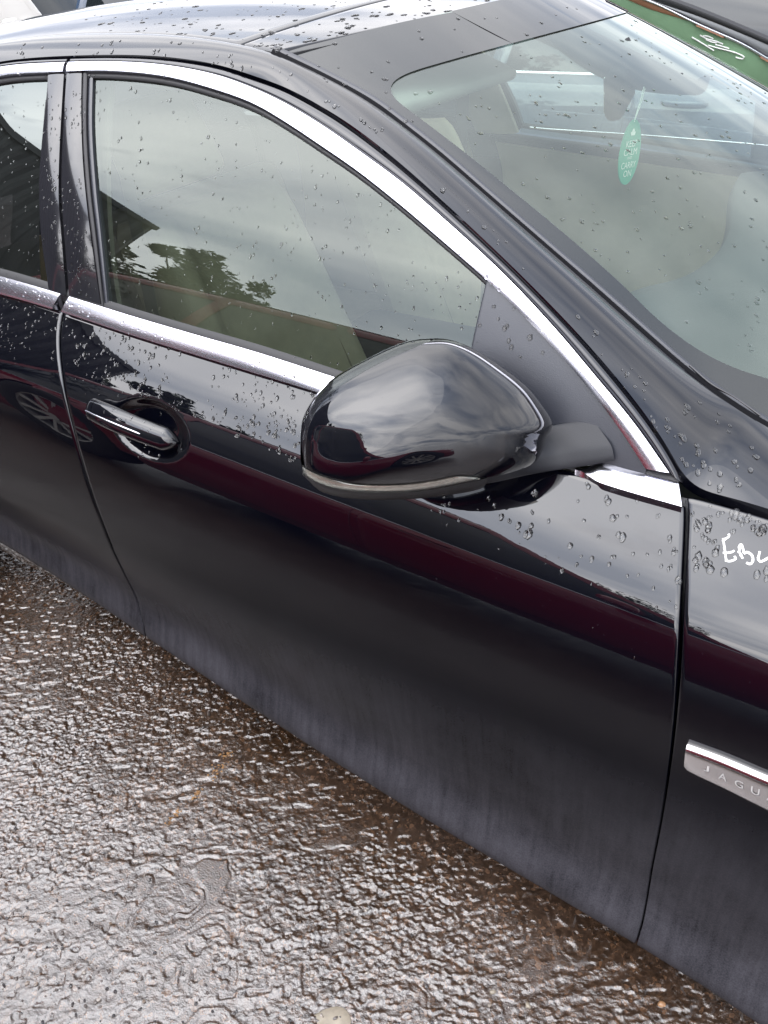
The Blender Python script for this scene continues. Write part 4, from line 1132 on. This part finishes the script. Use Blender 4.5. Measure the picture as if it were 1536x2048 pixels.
na = N(t, 'ShaderNodeTexNoise', Scale=3.2, Detail=8.0, Roughness=.65, Distortion=.4); L(tc.outputs['Object'], na.inputs['Vector'])
nb = N(t, 'ShaderNodeTexNoise', Scale=70.0, Detail=5.0, Roughness=.7); L(tc.outputs['Object'], nb.inputs['Vector'])
nc_ = N(t, 'ShaderNodeTexNoise', Scale=11.0, Detail=6.0, Roughness=.7); L(tc.outputs['Object'], nc_.inputs['Vector'])
r1 = N(t, 'ShaderNodeValToRGB'); L(na.outputs['Fac'], r1.inputs[0]); e = r1.color_ramp.elements
e[0].position = .32; e[0].color = (.046, .026, .0135, 1); e[1].position = .68; e[1].color = (.098, .068, .052, 1)
r2 = N(t, 'ShaderNodeValToRGB'); L(nb.outputs['Fac'], r2.inputs[0]); e = r2.color_ramp.elements
e[0].position = .3; e[0].color = (.5, .5, .5, 1); e[1].position = .75; e[1].color = (1.5, 1.45, 1.4, 1)
mm = N(t, 'ShaderNodeMix', data_type='RGBA', blend_type='MULTIPLY'); mm.inputs['Factor'].default_value = 1; L(r1.outputs[0], mm.inputs['A']); L(r2.outputs[0], mm.inputs['B'])
r3 = N(t, 'ShaderNodeValToRGB'); L(nc_.outputs['Fac'], r3.inputs[0]); e = r3.color_ramp.elements
e[0].position = .66; e[0].color = (0, 0, 0, 1); e[1].position = .78; e[1].color = (.55, .55, .55, 1)
m3 = N(t, 'ShaderNodeMix', data_type='RGBA'); L(r3.outputs[0], m3.inputs['Factor']); L(mm.outputs['Result'], m3.inputs['A']); m3.inputs['B'].default_value = (.20, .10, .045, 1)
vs_ = N(t, 'ShaderNodeTexVoronoi', Scale=130.0); L(tc.outputs['Object'], vs_.inputs['Vector'])
sx_ = N(t, 'ShaderNodeSeparateColor'); L(vs_.outputs['Color'], sx_.inputs[0])
rv_ = N(t, 'ShaderNodeValToRGB'); L(sx_.outputs[0], rv_.inputs[0]); e = rv_.color_ramp.elements
e[0].position = .0; e[0].color = (.55, .52, .50, 1); e[1].position = .80; e[1].color = (1.05, 1.0, .96, 1)
e2 = rv_.color_ramp.elements.new(.975); e2.color = (1.75, 1.55, 1.35, 1)
m4 = N(t, 'ShaderNodeMix', data_type='RGBA', blend_type='MULTIPLY'); m4.inputs['Factor'].default_value = 1; L(m3.outputs['Result'], m4.inputs['A']); L(rv_.outputs[0], m4.inputs['B'])
L(m4.outputs['Result'], b.inputs['Base Color'])
rr_ = N(t, 'ShaderNodeMapRange'); L(nc_.outputs['Fac'], rr_.inputs['Value']); rr_.inputs['From Min'].default_value = .3; rr_.inputs['From Max'].default_value = .7
rr_.inputs['To Min'].default_value = .10; rr_.inputs['To Max'].default_value = .26; L(rr_.outputs[0], b.inputs['Roughness'])
b.inputs['Specular IOR Level'].default_value = .5
b.inputs['Coat Weight'].default_value = 1; b.inputs['Coat Roughness'].default_value = .14; b.inputs['Coat IOR'].default_value = 2.05
nd = N(t, 'ShaderNodeTexNoise', Scale=300.0, Detail=4.0, Roughness=.65); L(tc.outputs['Object'], nd.inputs['Vector'])
bp = N(t, 'ShaderNodeBump', Strength=.45, Distance=.003); L(nd.outputs['Fac'], bp.inputs['Height']); L(bp.outputs[0], b.inputs['Normal']); L(bp.outputs[0], b.inputs['Coat Normal'])
me.materials.append(GM)
ground = bpy.data.objects.new('ground', me); COL.objects.link(ground); tag(ground, kind='structure')

def gpt(px, py):
    d = ray([(px, py)])[0]; q = -CAM[2] / d[2]; return CAM + d * q
def pebble(px, py, r, mat, label, sq=(1, .7, .6), seed=0):
    p = gpt(px, py); rr = random.Random(seed); bm_ = bmesh.new(); bmesh.ops.create_icosphere(bm_, subdivisions=2 if r < .02 else 4, radius=r)
    for v in bm_.verts:
        f = 1 + (.22 if r < .02 else .55) * (vnoise(np.array([v.co.x / r * 1.3 + seed]), np.array([v.co.y / r * 1.3 + v.co.z / r])) - .5)[0] * 2
        v.co = Vector((v.co.x * sq[0], v.co.y * sq[1], v.co.z * sq[2])) * f
    me = bpy.data.meshes.new('pebble'); bm_.to_mesh(me); bm_.free(); me.materials.append(mat); me.polygons.foreach_set('use_smooth', [True] * len(me.polygons))
    o = bpy.data.objects.new('pebble', me); COL.objects.link(o); o.location = (p[0], p[1], r * sq[2] * .5); o.rotation_euler = (0, 0, rr.random() * 6)
    return tag(o, label, 'stone', 'small stones on the wet ground')
ST_O = bsdf_mat('orange_stone', (.36, .20, .10), .35, var=.3, varscale=60, coat=.5)
ST_P = bsdf_mat('pale_stone', (.30, .26, .20), .4, var=.25, varscale=40, coat=.5)
pebble(1322, 2010, .008, ST_O, 'small orange pebble on the wet ground under the car sill at bottom right', seed=1)
pebble(1056, 2012, .006, ST_P, 'tiny buff pebble on the wet ground near the bottom edge right of centre', seed=2)
pebble(640, 2082, .036, ST_P, 'pale flat buff stone sunk in the wet ground at the bottom edge', (1.3, .8, .06), seed=3)
pebble(985, 1985, .0055, ST_P, 'tiny pale pebble on wet ground below the front door', seed=5)
# rust-orange grit washed into a line
bm_ = bmesh.new(); lp = cat([(458, 1506), (440, 1530), (425, 1556), (398, 1585), (372, 1606), (352, 1628), (333, 1652)], 520)
for i, q in enumerate(lp):
    if rnd.random() < .25 or vnoise(np.array([i / 22.]), np.array([.5]), 51)[0] < .38: continue
    p = gpt(q[0] + rnd.gauss(0, 6 if i < 150 else 3), q[1] + rnd.gauss(0, 3)); r = rnd.uniform(.0007, .0024) * (1.3 if i < 150 else 1)
    bmesh.ops.create_icosphere(bm_, subdivisions=1, radius=r, matrix=Matrix.Translation(Vector((p[0], p[1], .001 + rnd.uniform(-.002, .002)))) @ Matrix.Diagonal((1, 1, .6, 1)))
g_ = bmobj('rust_grit', bm_, bsdf_mat('rust_grit', (.30, .16, .06), .5, var=.5, varscale=200), None); tag(g_, 'thin line of rust orange grit on the wet ground', 'grit', kind='stuff')

# loose wet grit bedded in the surface
rg = np.random.RandomState(5); n_g = 9000
qx = rg.uniform(-2.75, -.3, n_g); qy = rg.uniform(-1.66, -.72, n_g)
keep = fbm(qx * 3, qy * 3, 3, 41) > .40; qx, qy = qx[keep], qy[keep]; n_g = len(qx)
ix = np.clip(np.searchsorted(gx, qx), 0, len(gx) - 1); iy = np.clip(np.searchsorted(gy, qy), 0, len(gy) - 1)
qz = Z[iy, ix]; rad_ = .0008 + .0034 * rg.rand(n_g) ** 3.0
bm_ = bmesh.new(); bmesh.ops.create_icosphere(bm_, subdivisions=1, radius=1); bv = np.array([v.co[:] for v in bm_.verts]); bf = np.array([[v.index for v in f.verts] for f in bm_.faces]); bm_.free()
ang = rg.rand(n_g) * 6.28; sx, sy, sz = [rg.uniform(a, b_, n_g) for a, b_ in ((.8, 1.5), (.6, 1.0), (.5, .9))]
P = bv[None] * np.stack([sx, sy, sz], 1)[:, None] * (rad_[:, None, None]) * rg.uniform(.82, 1.18, (n_g, len(bv), 1))
ca, sa = np.cos(ang)[:, None], np.sin(ang)[:, None]
PV = np.stack([P[:, :, 0] * ca - P[:, :, 1] * sa + qx[:, None], P[:, :, 0] * sa + P[:, :, 1] * ca + qy[:, None], P[:, :, 2] + qz[:, None] + rad_[:, None] * .35], 2).reshape(-1, 3)
PF = (bf[None] + (np.arange(n_g) * len(bv))[:, None, None]).reshape(-1, 3)
gr = meshobj('grit', PV, PF, None, smooth=False)
for c in ((.10, .08, .07), (.05, .045, .045), (.20, .15, .11), (.32, .28, .24)): gr.data.materials.append(bsdf_mat('grit_stone', c, .3, coat=.8))
gr.data.polygons.foreach_set('material_index', np.repeat(rg.choice(4, n_g, p=[.45, .33, .16, .06]), len(bf)).astype(np.int32))
tag(gr, 'loose wet grit scattered over the brown ground', 'grit', kind='stuff')

# ------------------------------------------------------------------ other vehicles of the yard
def vehicle(name, label, cat_, loc, rz, paint, L_=4.5, W_=1.8, H=1.45, belt=.93, wb=2.65, style='saloon', group=None, trim=CHROME):
    root = empty(name, loc, rz); tag(root, label, cat_, group)
    hw0 = W_ / 2
    if style == 'saloon': f1, f2, f3, f4 = .20, .03, -.25, -.40
    elif style == 'suv': f1, f2, f3, f4 = .22, .09, -.43, -.485
    elif style == 'van': f1, f2, f3, f4 = .34, .22, -.47, -.49
    else: f1, f2, f3, f4 = .20, .03, -.36, -.47
    R = .335 if style != 'suv' else .37
    if L_ > 5.5: R = .41
    def hw(x): return hw0 * (1 - .16 * np.abs(2 * x / L_) ** 5 - .03 * np.abs(2 * x / L_) ** 2)
    def gz(q): return np.interp(q, [0, .12, .3, .5, .7, .85, 1.0], [.93, .975, .995, 1.0, .99, .965, .92])
    def ztop(x):
        q = x / L_
        z = np.full_like(x, belt)
        fr_ = sstep(f1, .5, q); z = z - fr_ ** 1.5 * belt * .30
        rr_ = sstep(f4, -.5, q); z = z - rr_ ** 1.5 * belt * .12
        return z
    xs = np.unique(np.concatenate([np.linspace(-L_ / 2, L_ / 2, 50)] + [c + np.linspace(-(R + .05), R + .05, 20) for c in (-wb / 2, wb / 2)]))
    xs = xs[np.abs(xs) <= L_ / 2]
    zb = np.full_like(xs, .20)
    for c in (-wb / 2, wb / 2):
        q = (R + .045) ** 2 - (xs - c) ** 2; zb = np.maximum(zb, np.where(q > 0, R + np.sqrt(np.maximum(q, 0)), 0))
    def sidey(x, z): return hw(x) * gz((z - .2) / (ztop(x) - .2))
    qs = np.linspace(0, 1, 12); G = []
    for s_ in (-1,):
        pass
    zt = ztop(xs); rowsR = []
    for q in qs:
        z = zb + q * (zt - zb); rowsR.append(np.stack([xs, -sidey(xs, z), z], 1))
    for q in (.8, .5, .2, 0):
        crown = .035 * (1 - q * q)
        rowsR.append(np.stack([xs, -sidey(xs, zt) * q, zt + crown * (1 - .3 * np.abs(2 * xs / L_))], 1))
    right = np.array(rowsR); left = right[::-1][1:] * np.array([1, -1, 1]); G = np.concatenate([right, left], 0)
    nv, nu = G.shape[:2]; F = gridfaces(nv, nu) + [tuple(j * nu for j in range(nv)), tuple(j * nu + nu - 1 for j in range(nv))[::-1]]
    body = meshobj('body', G.reshape(-1, 3), F, paint, root, autos=50)
    bm2 = bmesh.new(); bm2.from_mesh(body.data); bmesh.ops.recalc_face_normals(bm2, faces=bm2.faces); bm2.to_mesh(body.data); bm2.free(); body.data.set_sharp_from_angle(angle=math.radians(50))
    # underbody
    bm2 = bmesh.new(); rbox(bm2, (0, 0, .28), (L_ * .93, W_ * .80, .16), .02); bmobj('underbody', bm2, RUBBER, root)
    # greenhouse
    nb_ = 26; bx = np.linspace(f4 * L_, f1 * L_, nb_); tx = np.linspace(f3 * L_, f2 * L_, nb_)
    roofw = .70 if style != 'van' else .86
    zr_ = H - .05 * (np.abs(np.linspace(-1, 1, nb_)) ** 2.5)
    for s_ in (-1, 1):
        G = []
        for v in np.linspace(0, 1, 10):
            x = bx + (tx - bx) * v; z = ztop(bx) - .01 + v * (zr_ - ztop(bx)); bow = .03 * math.sin(math.pi * v)
            y = s_ * (sidey(bx, ztop(bx)) * (1 - v) + hw0 * roofw * v - .012 + bow); G.append(np.stack([x, y, z], 1))
        G = np.array(G); meshobj('side_window', G.reshape(-1, 3), gridfaces(10, nb_, flip=s_ > 0), DARKGLASS if style != 'van' else paint, root)
        # painted pillars and roof edge, standing proud of the glass
        for q, wd, mt in ((0, .05, paint), (.36, .04, paint), (.68, .05, GLOSSB), (1, .05, paint)):
            k = q * (nb_ - 1); i = int(min(k, nb_ - 2)); f_ = k - i
            col_ = G[:, i] * (1 - f_) + G[:, i + 1] * f_; col_ = col_ + np.array([0, s_ * .006, 0])
            dx_ = np.array([wd, 0, 0])
            ribbon('pillar', col_ - dx_, col_ + dx_, mt, root, bulge=.004, depth=.015, nrm=(0, s_, .3))
        e_ = G[-1]; ribbon('roof_rail', G[-2] + (G[-1] - G[-2]) * .3 + np.array([0, s_ * .006, .0]), e_ + np.array([0, -s_ * .03, .03]), paint, root, bulge=.012, depth=.01, nrm=(0, s_, .6))
        if trim: tube('belt_strip', G[0] + np.array([0, s_ * .014, .006]), .008, trim, root, 6)
        # doors with handles
        dxs = ((f2 * L_ * .2 + f1 * L_ * .78, -.03 * L_), (-.035 * L_, f3 * L_ * .95)) if style != 'van' else ((.30 * L_, .10 * L_),)
        for (xa, xb) in dxs:
            Xd = np.linspace(xb, xa, 30); G2 = []
            for v in np.linspace(0, 1, 16):
                z = .30 + v * (ztop(Xd) - .04 - .30); G2.append(np.stack([Xd, s_ * (sidey(Xd, z) + .006), z], 1))
            G2 = np.array(G2); d_ = panel('door', G2, paint, root, gap=.003, r=.004, depth=.012, nref=(0, s_, 0))
            hx_ = xb + .14; z_ = ztop(np.array([hx_]))[0] - .10
            P = np.array([(hx_ + q * .20, s_ * (sidey(np.array([hx_ + q * .2]), np.array([z_]))[0] + .008 + .028 * math.sin(math.pi * q) ** .6), z_) for q in np.linspace(0, 1, 14)])
            tube('handle', P, np.array([.006] + [.014] * 12 + [.006]), paint, d_, 8)
        # outside mirror
        bm2 = bmesh.new(); rbox(bm2, (f1 * L_ - .38, s_ * (hw0 + .09), belt + .08), (.12, .22, .14), .045); bmobj('door_mirror', bm2, paint, root)
        for c in (-wb / 2, wb / 2): wheel(root, c, s_ * (hw0 - .12), R, .22, s_)
        # lamps
        for xe, mt, nm_ in ((L_ / 2 * .955, LAMPC, 'headlamp'), (-L_ / 2 * .965, LAMPR, 'tail_lamp')):
            bm2 = bmesh.new(); zz = ztop(np.array([xe]))[0] - .10
            rbox(bm2, (xe, s_ * hw(np.array([xe]))[0] * .80, zz), (.16, .30, .14), .04); bmobj(nm_, bm2, mt, root)
    # roof
    G = []
    for q in np.linspace(-1, 1, 18):
        y = q * (hw0 * roofw - .02); G.append(np.stack([tx + .02 * (1 - q * q), np.full(nb_, y), zr_ + .045 * (1 - q * q) + .012], 1))
    G = np.array(G); meshobj('roof', G.reshape(-1, 3), gridfaces(18, nb_), paint, root)
    for nm_, i in (('windscreen', -1), ('rear_window', 0)):
        G = []
        for v in np.linspace(0, 1, 8):
            x = bx[i] + (tx[i] - bx[i]) * v; yb = sidey(bx, ztop(bx))[i] * (1 - v) + hw0 * roofw * v - .03
            yq = np.linspace(-1, 1, 16); z = ztop(bx)[i] + v * (zr_[i] - ztop(bx)[i]) + .045 * v * (1 - yq ** 2) + .01
            G.append(np.stack([x + (.12 if i == -1 else -.12) * (1 - yq ** 2) * (1 - v * .6), yq * yb, z], 1))
        G = np.array(G); meshobj(nm_, G.reshape(-1, 3), gridfaces(8, 16, flip=i == 0), DARKGLASS, root)
    return root
vehicle('maroon_car', 'dark maroon estate car parked alongside, seen mirrored in the black doors', 'car', (-1.62, -3.15, 0), 0, MAROON, 5.6, 1.88, 1.74, .95, 3.6, 'hatch')
vehicle('navy_car', 'dark navy car parked close beyond the windscreen, its door handle in view', 'car', (-1.7, 3.2, 0), 0, NAVY, 4.6, 1.82, 1.48, .98, 2.7, 'saloon')
vehicle('silver_car', 'low silver car with curved side window at top left behind the roof', 'car', (-7.6, 2.6, -.22), math.radians(25), SILVER, 4.3, 1.74, 1.36, .86, 2.5, 'hatch')
vehicle('white_van', 'white van at the top left corner behind the silver car', 'van', (-12.5, 6.3, -.3), math.radians(20), WHITEP, 5.0, 1.95, 2.1, 1.1, 3.0, 'van')
vehicle('blue_car', 'dull dark blue car standing behind the wet black roof', 'car', (-7.0, 6.4, -.2), math.radians(30), BLUEP, 4.5, 1.8, 1.55, .95, 2.6, 'suv')

# ------------------------------------------------------------------ shed and trees across the yard (seen mirrored)
SHEDM = bsdf_mat('dark_sheeting', (.035, .038, .045), .5, var=.3, varscale=1.5)
shed = empty('shed', (-13.0, -5.6, 0)); tag(shed, 'dark tall metal shed across the yard, mirrored in the rear window', 'shed')
def corr(name, p0, p1, z0, z1, mat, parent):
    n = 90; t_ = np.linspace(0, 1, n); P = np.outer(1 - t_, p0) + np.outer(t_, p1); d = np.array(p1) - np.array(p0); nn_ = np.array([d[1], -d[0]]) / np.hypot(*d)
    P = P + nn_ * (.02 * np.sign(np.sin(t_ * n * 1.57)))[:, None]
    V = [(x, y, z0) for x, y in P] + [(x, y, z1) for x, y in P]
    return meshobj(name, V, gridfaces(2, n), mat, parent, smooth=False)
corr('wall', (4.5, -1.2), (4.5, 4.2), 0, 5.3, SHEDM, shed); corr('wall', (-4.5, -1.2), (4.5, -1.2), 0, 5.3, SHEDM, shed); corr('wall', (4.5, 4.2), (-4.5, 4.2), 0, 5.3, SHEDM, shed)
meshobj('roof', [(4.55, -1.25, 5.25), (4.55, 4.3, 5.25), (-4.55, 4.3, 5.9), (-4.55, -1.25, 5.9), (4.55, -1.25, 5.38), (4.55, 4.3, 5.38), (-4.55, 4.3, 6.03), (-4.55, -1.25, 6.03)], [(0, 1, 2, 3), (7, 6, 5, 4), (0, 4, 5, 1), (2, 6, 7, 3), (1, 5, 6, 2), (3, 7, 4, 0)], SHEDM, shed, smooth=False)
LEAF = [bsdf_mat('leaf', c, .55, var=.35, varscale=3) for c in ((.045, .075, .022), (.07, .10, .03))]
BARK = bsdf_mat('bark', (.06, .045, .035), .9, bump=(60, .6))
def tree(loc, hgt, rad, label, seed, nleaf=5200, lean=(0, 0)):
    rr = random.Random(seed); root = empty('tree', loc); tag(root, label, 'tree', 'trees across the yard')
    P = np.array([(lean[0] * t * t, lean[1] * t * t, hgt * .75 * t) for t in np.linspace(0, 1, 10)])
    tube('trunk', P, np.linspace(.14, .04, 10) * hgt / 5, BARK, root, 8)
    cl = []
    for i in range(26):
        a = rr.random() * 6.28; q = rr.random() ** .6; zc_ = hgt * (.42 + .5 * rr.random()); r_ = rad * q * math.sin(min(1, (hgt - zc_) / hgt * 2.2 + .25) * 1.57)
        c = Vector((math.cos(a) * r_ + lean[0] * (zc_ / hgt) ** 2, math.sin(a) * r_ + lean[1] * (zc_ / hgt) ** 2, zc_)); cl.append((c, rad * rr.uniform(.18, .36)))
        base = P[min(9, int(zc_ / hgt * 9 * .8))]
        tube('limb', np.array([base, .5 * (base + np.array(c)) + np.array([0, 0, .1]), np.array(c)]), np.array([.035, .02, .006]) * hgt / 5, BARK, root, 5)
    V = [[], []]; F = [[], []]
    for i in range(nleaf):
        c, r_ = rr.choice(cl); d = Vector((rr.gauss(0, 1), rr.gauss(0, 1), rr.gauss(0, .8))).normalized() * r_ * rr.random() ** .4
        p = c + d; k = rr.random() < .4; s_ = rr.uniform(.05, .11); a = Vector((rr.gauss(0, 1), rr.gauss(0, 1), rr.gauss(0, .5))).normalized(); b_ = a.orthogonal().normalized(); b_.rotate(Matrix.Rotation(rr.random() * 6, 3, a))
        n0 = len(V[k]); V[k] += [p - a * s_, p + b_ * s_ * .45, p + a * s_, p - b_ * s_ * .45]; F[k].append((n0, n0 + 1, n0 + 2, n0 + 3))
    for k in (0, 1):
        o = meshobj('crown', V[k], F[k], LEAF[k], root, smooth=False); o['kind'] = 'stuff'
tree((-7.6, -7.4, 0), 5.2, 1.1, 'leafy green tree beside the dark shed, mirrored in the driver window', 3)
tree((-9.9, -7.9, 0), 5.0, 1.3, 'dense dark green bush filling the gap beside the dark shed', 8, 5200)
tree((-3.0, -13.5, 0), 5.5, 2.0, 'broad green tree far across the yard behind the maroon car', 4, 3500)
tree((-10.5, .2, 0), 7.0, 1.6, 'thin tree with bare branches showing in the rear window reflection', 6, 1400)

# ------------------------------------------------------------------ rain drops on the black car
from mathutils.bvhtree import BVHTree
bpy.context.view_layer.update()
vv, ff = [], []
def gather(o):
    if o.type == 'MESH' and o.name.split('.')[0] not in ('headliner', 'floor', 'door_card', 'indicator_reflector'):
        n0 = len(vv); mw = o.matrix_world
        vv.extend([mw @ v.co for v in o.data.vertices]); ff.extend([tuple(i + n0 for i in p.vertices) for p in o.data.polygons])
    for c in o.children: gather(c)
gather(CAR); BV = BVHTree.FromPolygons(vv, ff)
def inpoly(p, poly):
    x, y = p; r = False; j = len(poly) - 1
    for i in range(len(poly)):
        xi, yi = poly[i]; xj, yj = poly[j]
        if (yi > y) != (yj > y) and x < (xj - xi) * (y - yi) / (yj - yi) + xi: r = not r
        j = i
    return r
DV, DF = [], []
def drop(p, n, size, stretch, flat, down):
    d = down - n * down.dot(n)
    d = d.normalized() if d.length > .05 else n.orthogonal().normalized()
    s_ = n.cross(d); k = 10; n0 = len(DV); ph = rnd.random() * 6
    wob = [1 + rnd.uniform(-.16, .16) for _ in range(k)]
    for r_, h_ in ((1.0, -.12), (.93, .30), (.66, .74), (.30, .96)):
        for i in range(k):
            a = 2 * math.pi * i / k; q = wob[i] * r_
            u_, v_ = math.cos(a) * q * size * stretch, math.sin(a) * q * size
            u_ += size * .25 * stretch * h_
            DV.append(p + d * u_ + s_ * v_ + n * (h_ * size * flat))
    DV.append(p + d * size * .2 + n * size * flat)
    for j in range(3):
        for i in range(k): DF.append((n0 + j * k + i, n0 + j * k + (i + 1) % k, n0 + (j + 1) * k + (i + 1) % k, n0 + (j + 1) * k + i))
    for i in range(k): DF.append((n0 + 3 * k + i, n0 + 3 * k + (i + 1) % k, n0 + 4 * k))
def rain(poly, n, s0, s1, stretch=(1, 1.5), flat=.55, merge=0.0):
    xs_ = [p[0] for p in poly]; ys_ = [p[1] for p in poly]; c = 0; tries = 0
    while c < n and tries < n * 40:
        tries += 1; q = (rnd.uniform(min(xs_), max(xs_)), rnd.uniform(min(ys_), max(ys_)))
        if not inpoly(q, poly): continue
        if q[0] > 1432 and 1064 < q[1] < 1140: continue      # the marker letters were written on a wiped patch
        if vnoise(np.array([q[0] / 45.0]), np.array([q[1] / 45.0]), 21)[0] < .22 * rnd.random() + .12: continue
        d = ray([q])[0]; r = BV.ray_cast(Vector(CAM), Vector(d), 6)
        if r[0] is None: continue
        nn_ = r[1] if r[1].dot(Vector(d)) < 0 else -r[1]
        sz = s0 + (s1 - s0) * rnd.random() ** 2.2
        drop(r[0], nn_, sz / 2, rnd.uniform(*stretch), flat, Vector((0, 0, -1))); c += 1
        if rnd.random() < merge:
            off = nn_.orthogonal().normalized(); off.rotate(Matrix.Rotation(rnd.random() * 6, 3, nn_))
            drop(r[0] + off * sz * .55, nn_, sz / 2 * .8, rnd.uniform(*stretch), flat, Vector((0, 0, -1)))
rain([(0, 78), (100, 66), (330, 66), (480, 86), (760, 0), (300, 0), (150, 38)], 105, .003, .011, (.8, 1.6), .30, .5)
rain([(500, 92), (560, 98), (1000, 0), (790, 0)], 75, .004, .013, (.8, 1.6), .30, .5)
rain([(550, 108), (1050, 8), (1230, 8), (1010, 86), (800, 150), (780, 200), (900, 300)], 26, .004, .009, (.9, 1.4), .35, .2)
rain([(800, 160), (1020, 95), (1250, 60), (1400, 120), (1536, 200), (1536, 720), (1300, 610), (1030, 370), (800, 190)], 190, .003, .0075, (.9, 1.5), .42, .25)
rain([(1230, 20), (1536, 175), (1536, 240), (1290, 110)], 26, .003, .007, (.9, 1.3), .42, .2)
rain([(0, 92), (140, 80), (400, 84), (560, 130), (760, 250), (1000, 470), (1250, 720), (1450, 960), (1380, 960), (1150, 640), (850, 350), (560, 150), (300, 108), (0, 120)], 95, .003, .007, (1, 1.6), .5, .1)
rain([(1250, 720), (1520, 870), (1530, 1000), (1390, 965)], 26, .004, .009, (1, 1.6), .5, .3)
rain([(0, 146), (137, 138), (330, 145), (512, 196), (800, 378), (1000, 560), (1100, 670), (1090, 680), (790, 390), (500, 210), (300, 155), (0, 156)], 45, .003, .006, (1, 1.4), .5)
rain([(190, 160), (330, 165), (510, 215), (780, 400), (960, 565), (960, 690), (870, 670), (660, 745), (220, 605)], 330, .0018, .0052, (1, 1.6), .5, .12)
rain([(0, 165), (95, 160), (85, 330), (100, 575), (0, 545)], 70, .002, .0045, (1, 1.6), .5)
rain([(98, 160), (170, 155), (172, 400), (200, 600), (135, 585), (85, 380)], 190, .0022, .0055, (1, 1.9), .5)
rain([(0, 553), (130, 593), (640, 755), (640, 775), (125, 615), (0, 580)], 110, .002, .005, (.9, 1.2), .5)
rain([(0, 590), (125, 625), (118, 720), (0, 700)], 70, .0022, .0050, (1, 1.5), .55)
rain([(128, 628), (640, 785), (605, 860), (600, 930), (420, 850), (150, 740)], 250, .0025, .0075, (1, 1.7), .55, .35)
rain([(0, 640), (130, 660), (600, 840), (600, 900), (330, 850), (130, 780), (0, 720)], 90, .002, .0045, (1, 1.5), .5)
rain([(960, 1000), (1160, 960), (1366, 1012), (1366, 1180), (1200, 1110), (1000, 1050)], 38, .004, .010, (1, 1.8), .6, .4)
rain([(820, 1000), (930, 990), (1366, 1180), (1366, 1240), (1100, 1140), (860, 1040)], 26, .002, .006, (1, 1.8), .6, .2)
rain([(1380, 1000), (1536, 1048), (1536, 1160), (1380, 1140)], 46, .004, .010, (1, 1.8), .6, .4)
rain([(240, 880), (320, 890), (330, 925), (270, 915)], 7, .003, .007, (1, 1.7), .6)
rain([(190, 800), (340, 860), (340, 880), (190, 825)], 16, .002, .005, (1, 1.3), .5)
rain([(840, 990), (900, 985), (890, 1030), (840, 1020)], 8, .003, .006, (1, 2), .6)
rain([(970, 580), (1090, 690), (1100, 780), (1000, 700)], 8, .004, .008, (1, 1.6), .5, .3)
rain([(250, 1000), (1300, 1250), (1300, 1700), (500, 1350)], 40, .0015, .003, (1, 1.3), .5)
o = meshobj('water_drops', DV, DF, WATER, CAR); o['kind'] = 'stuff'
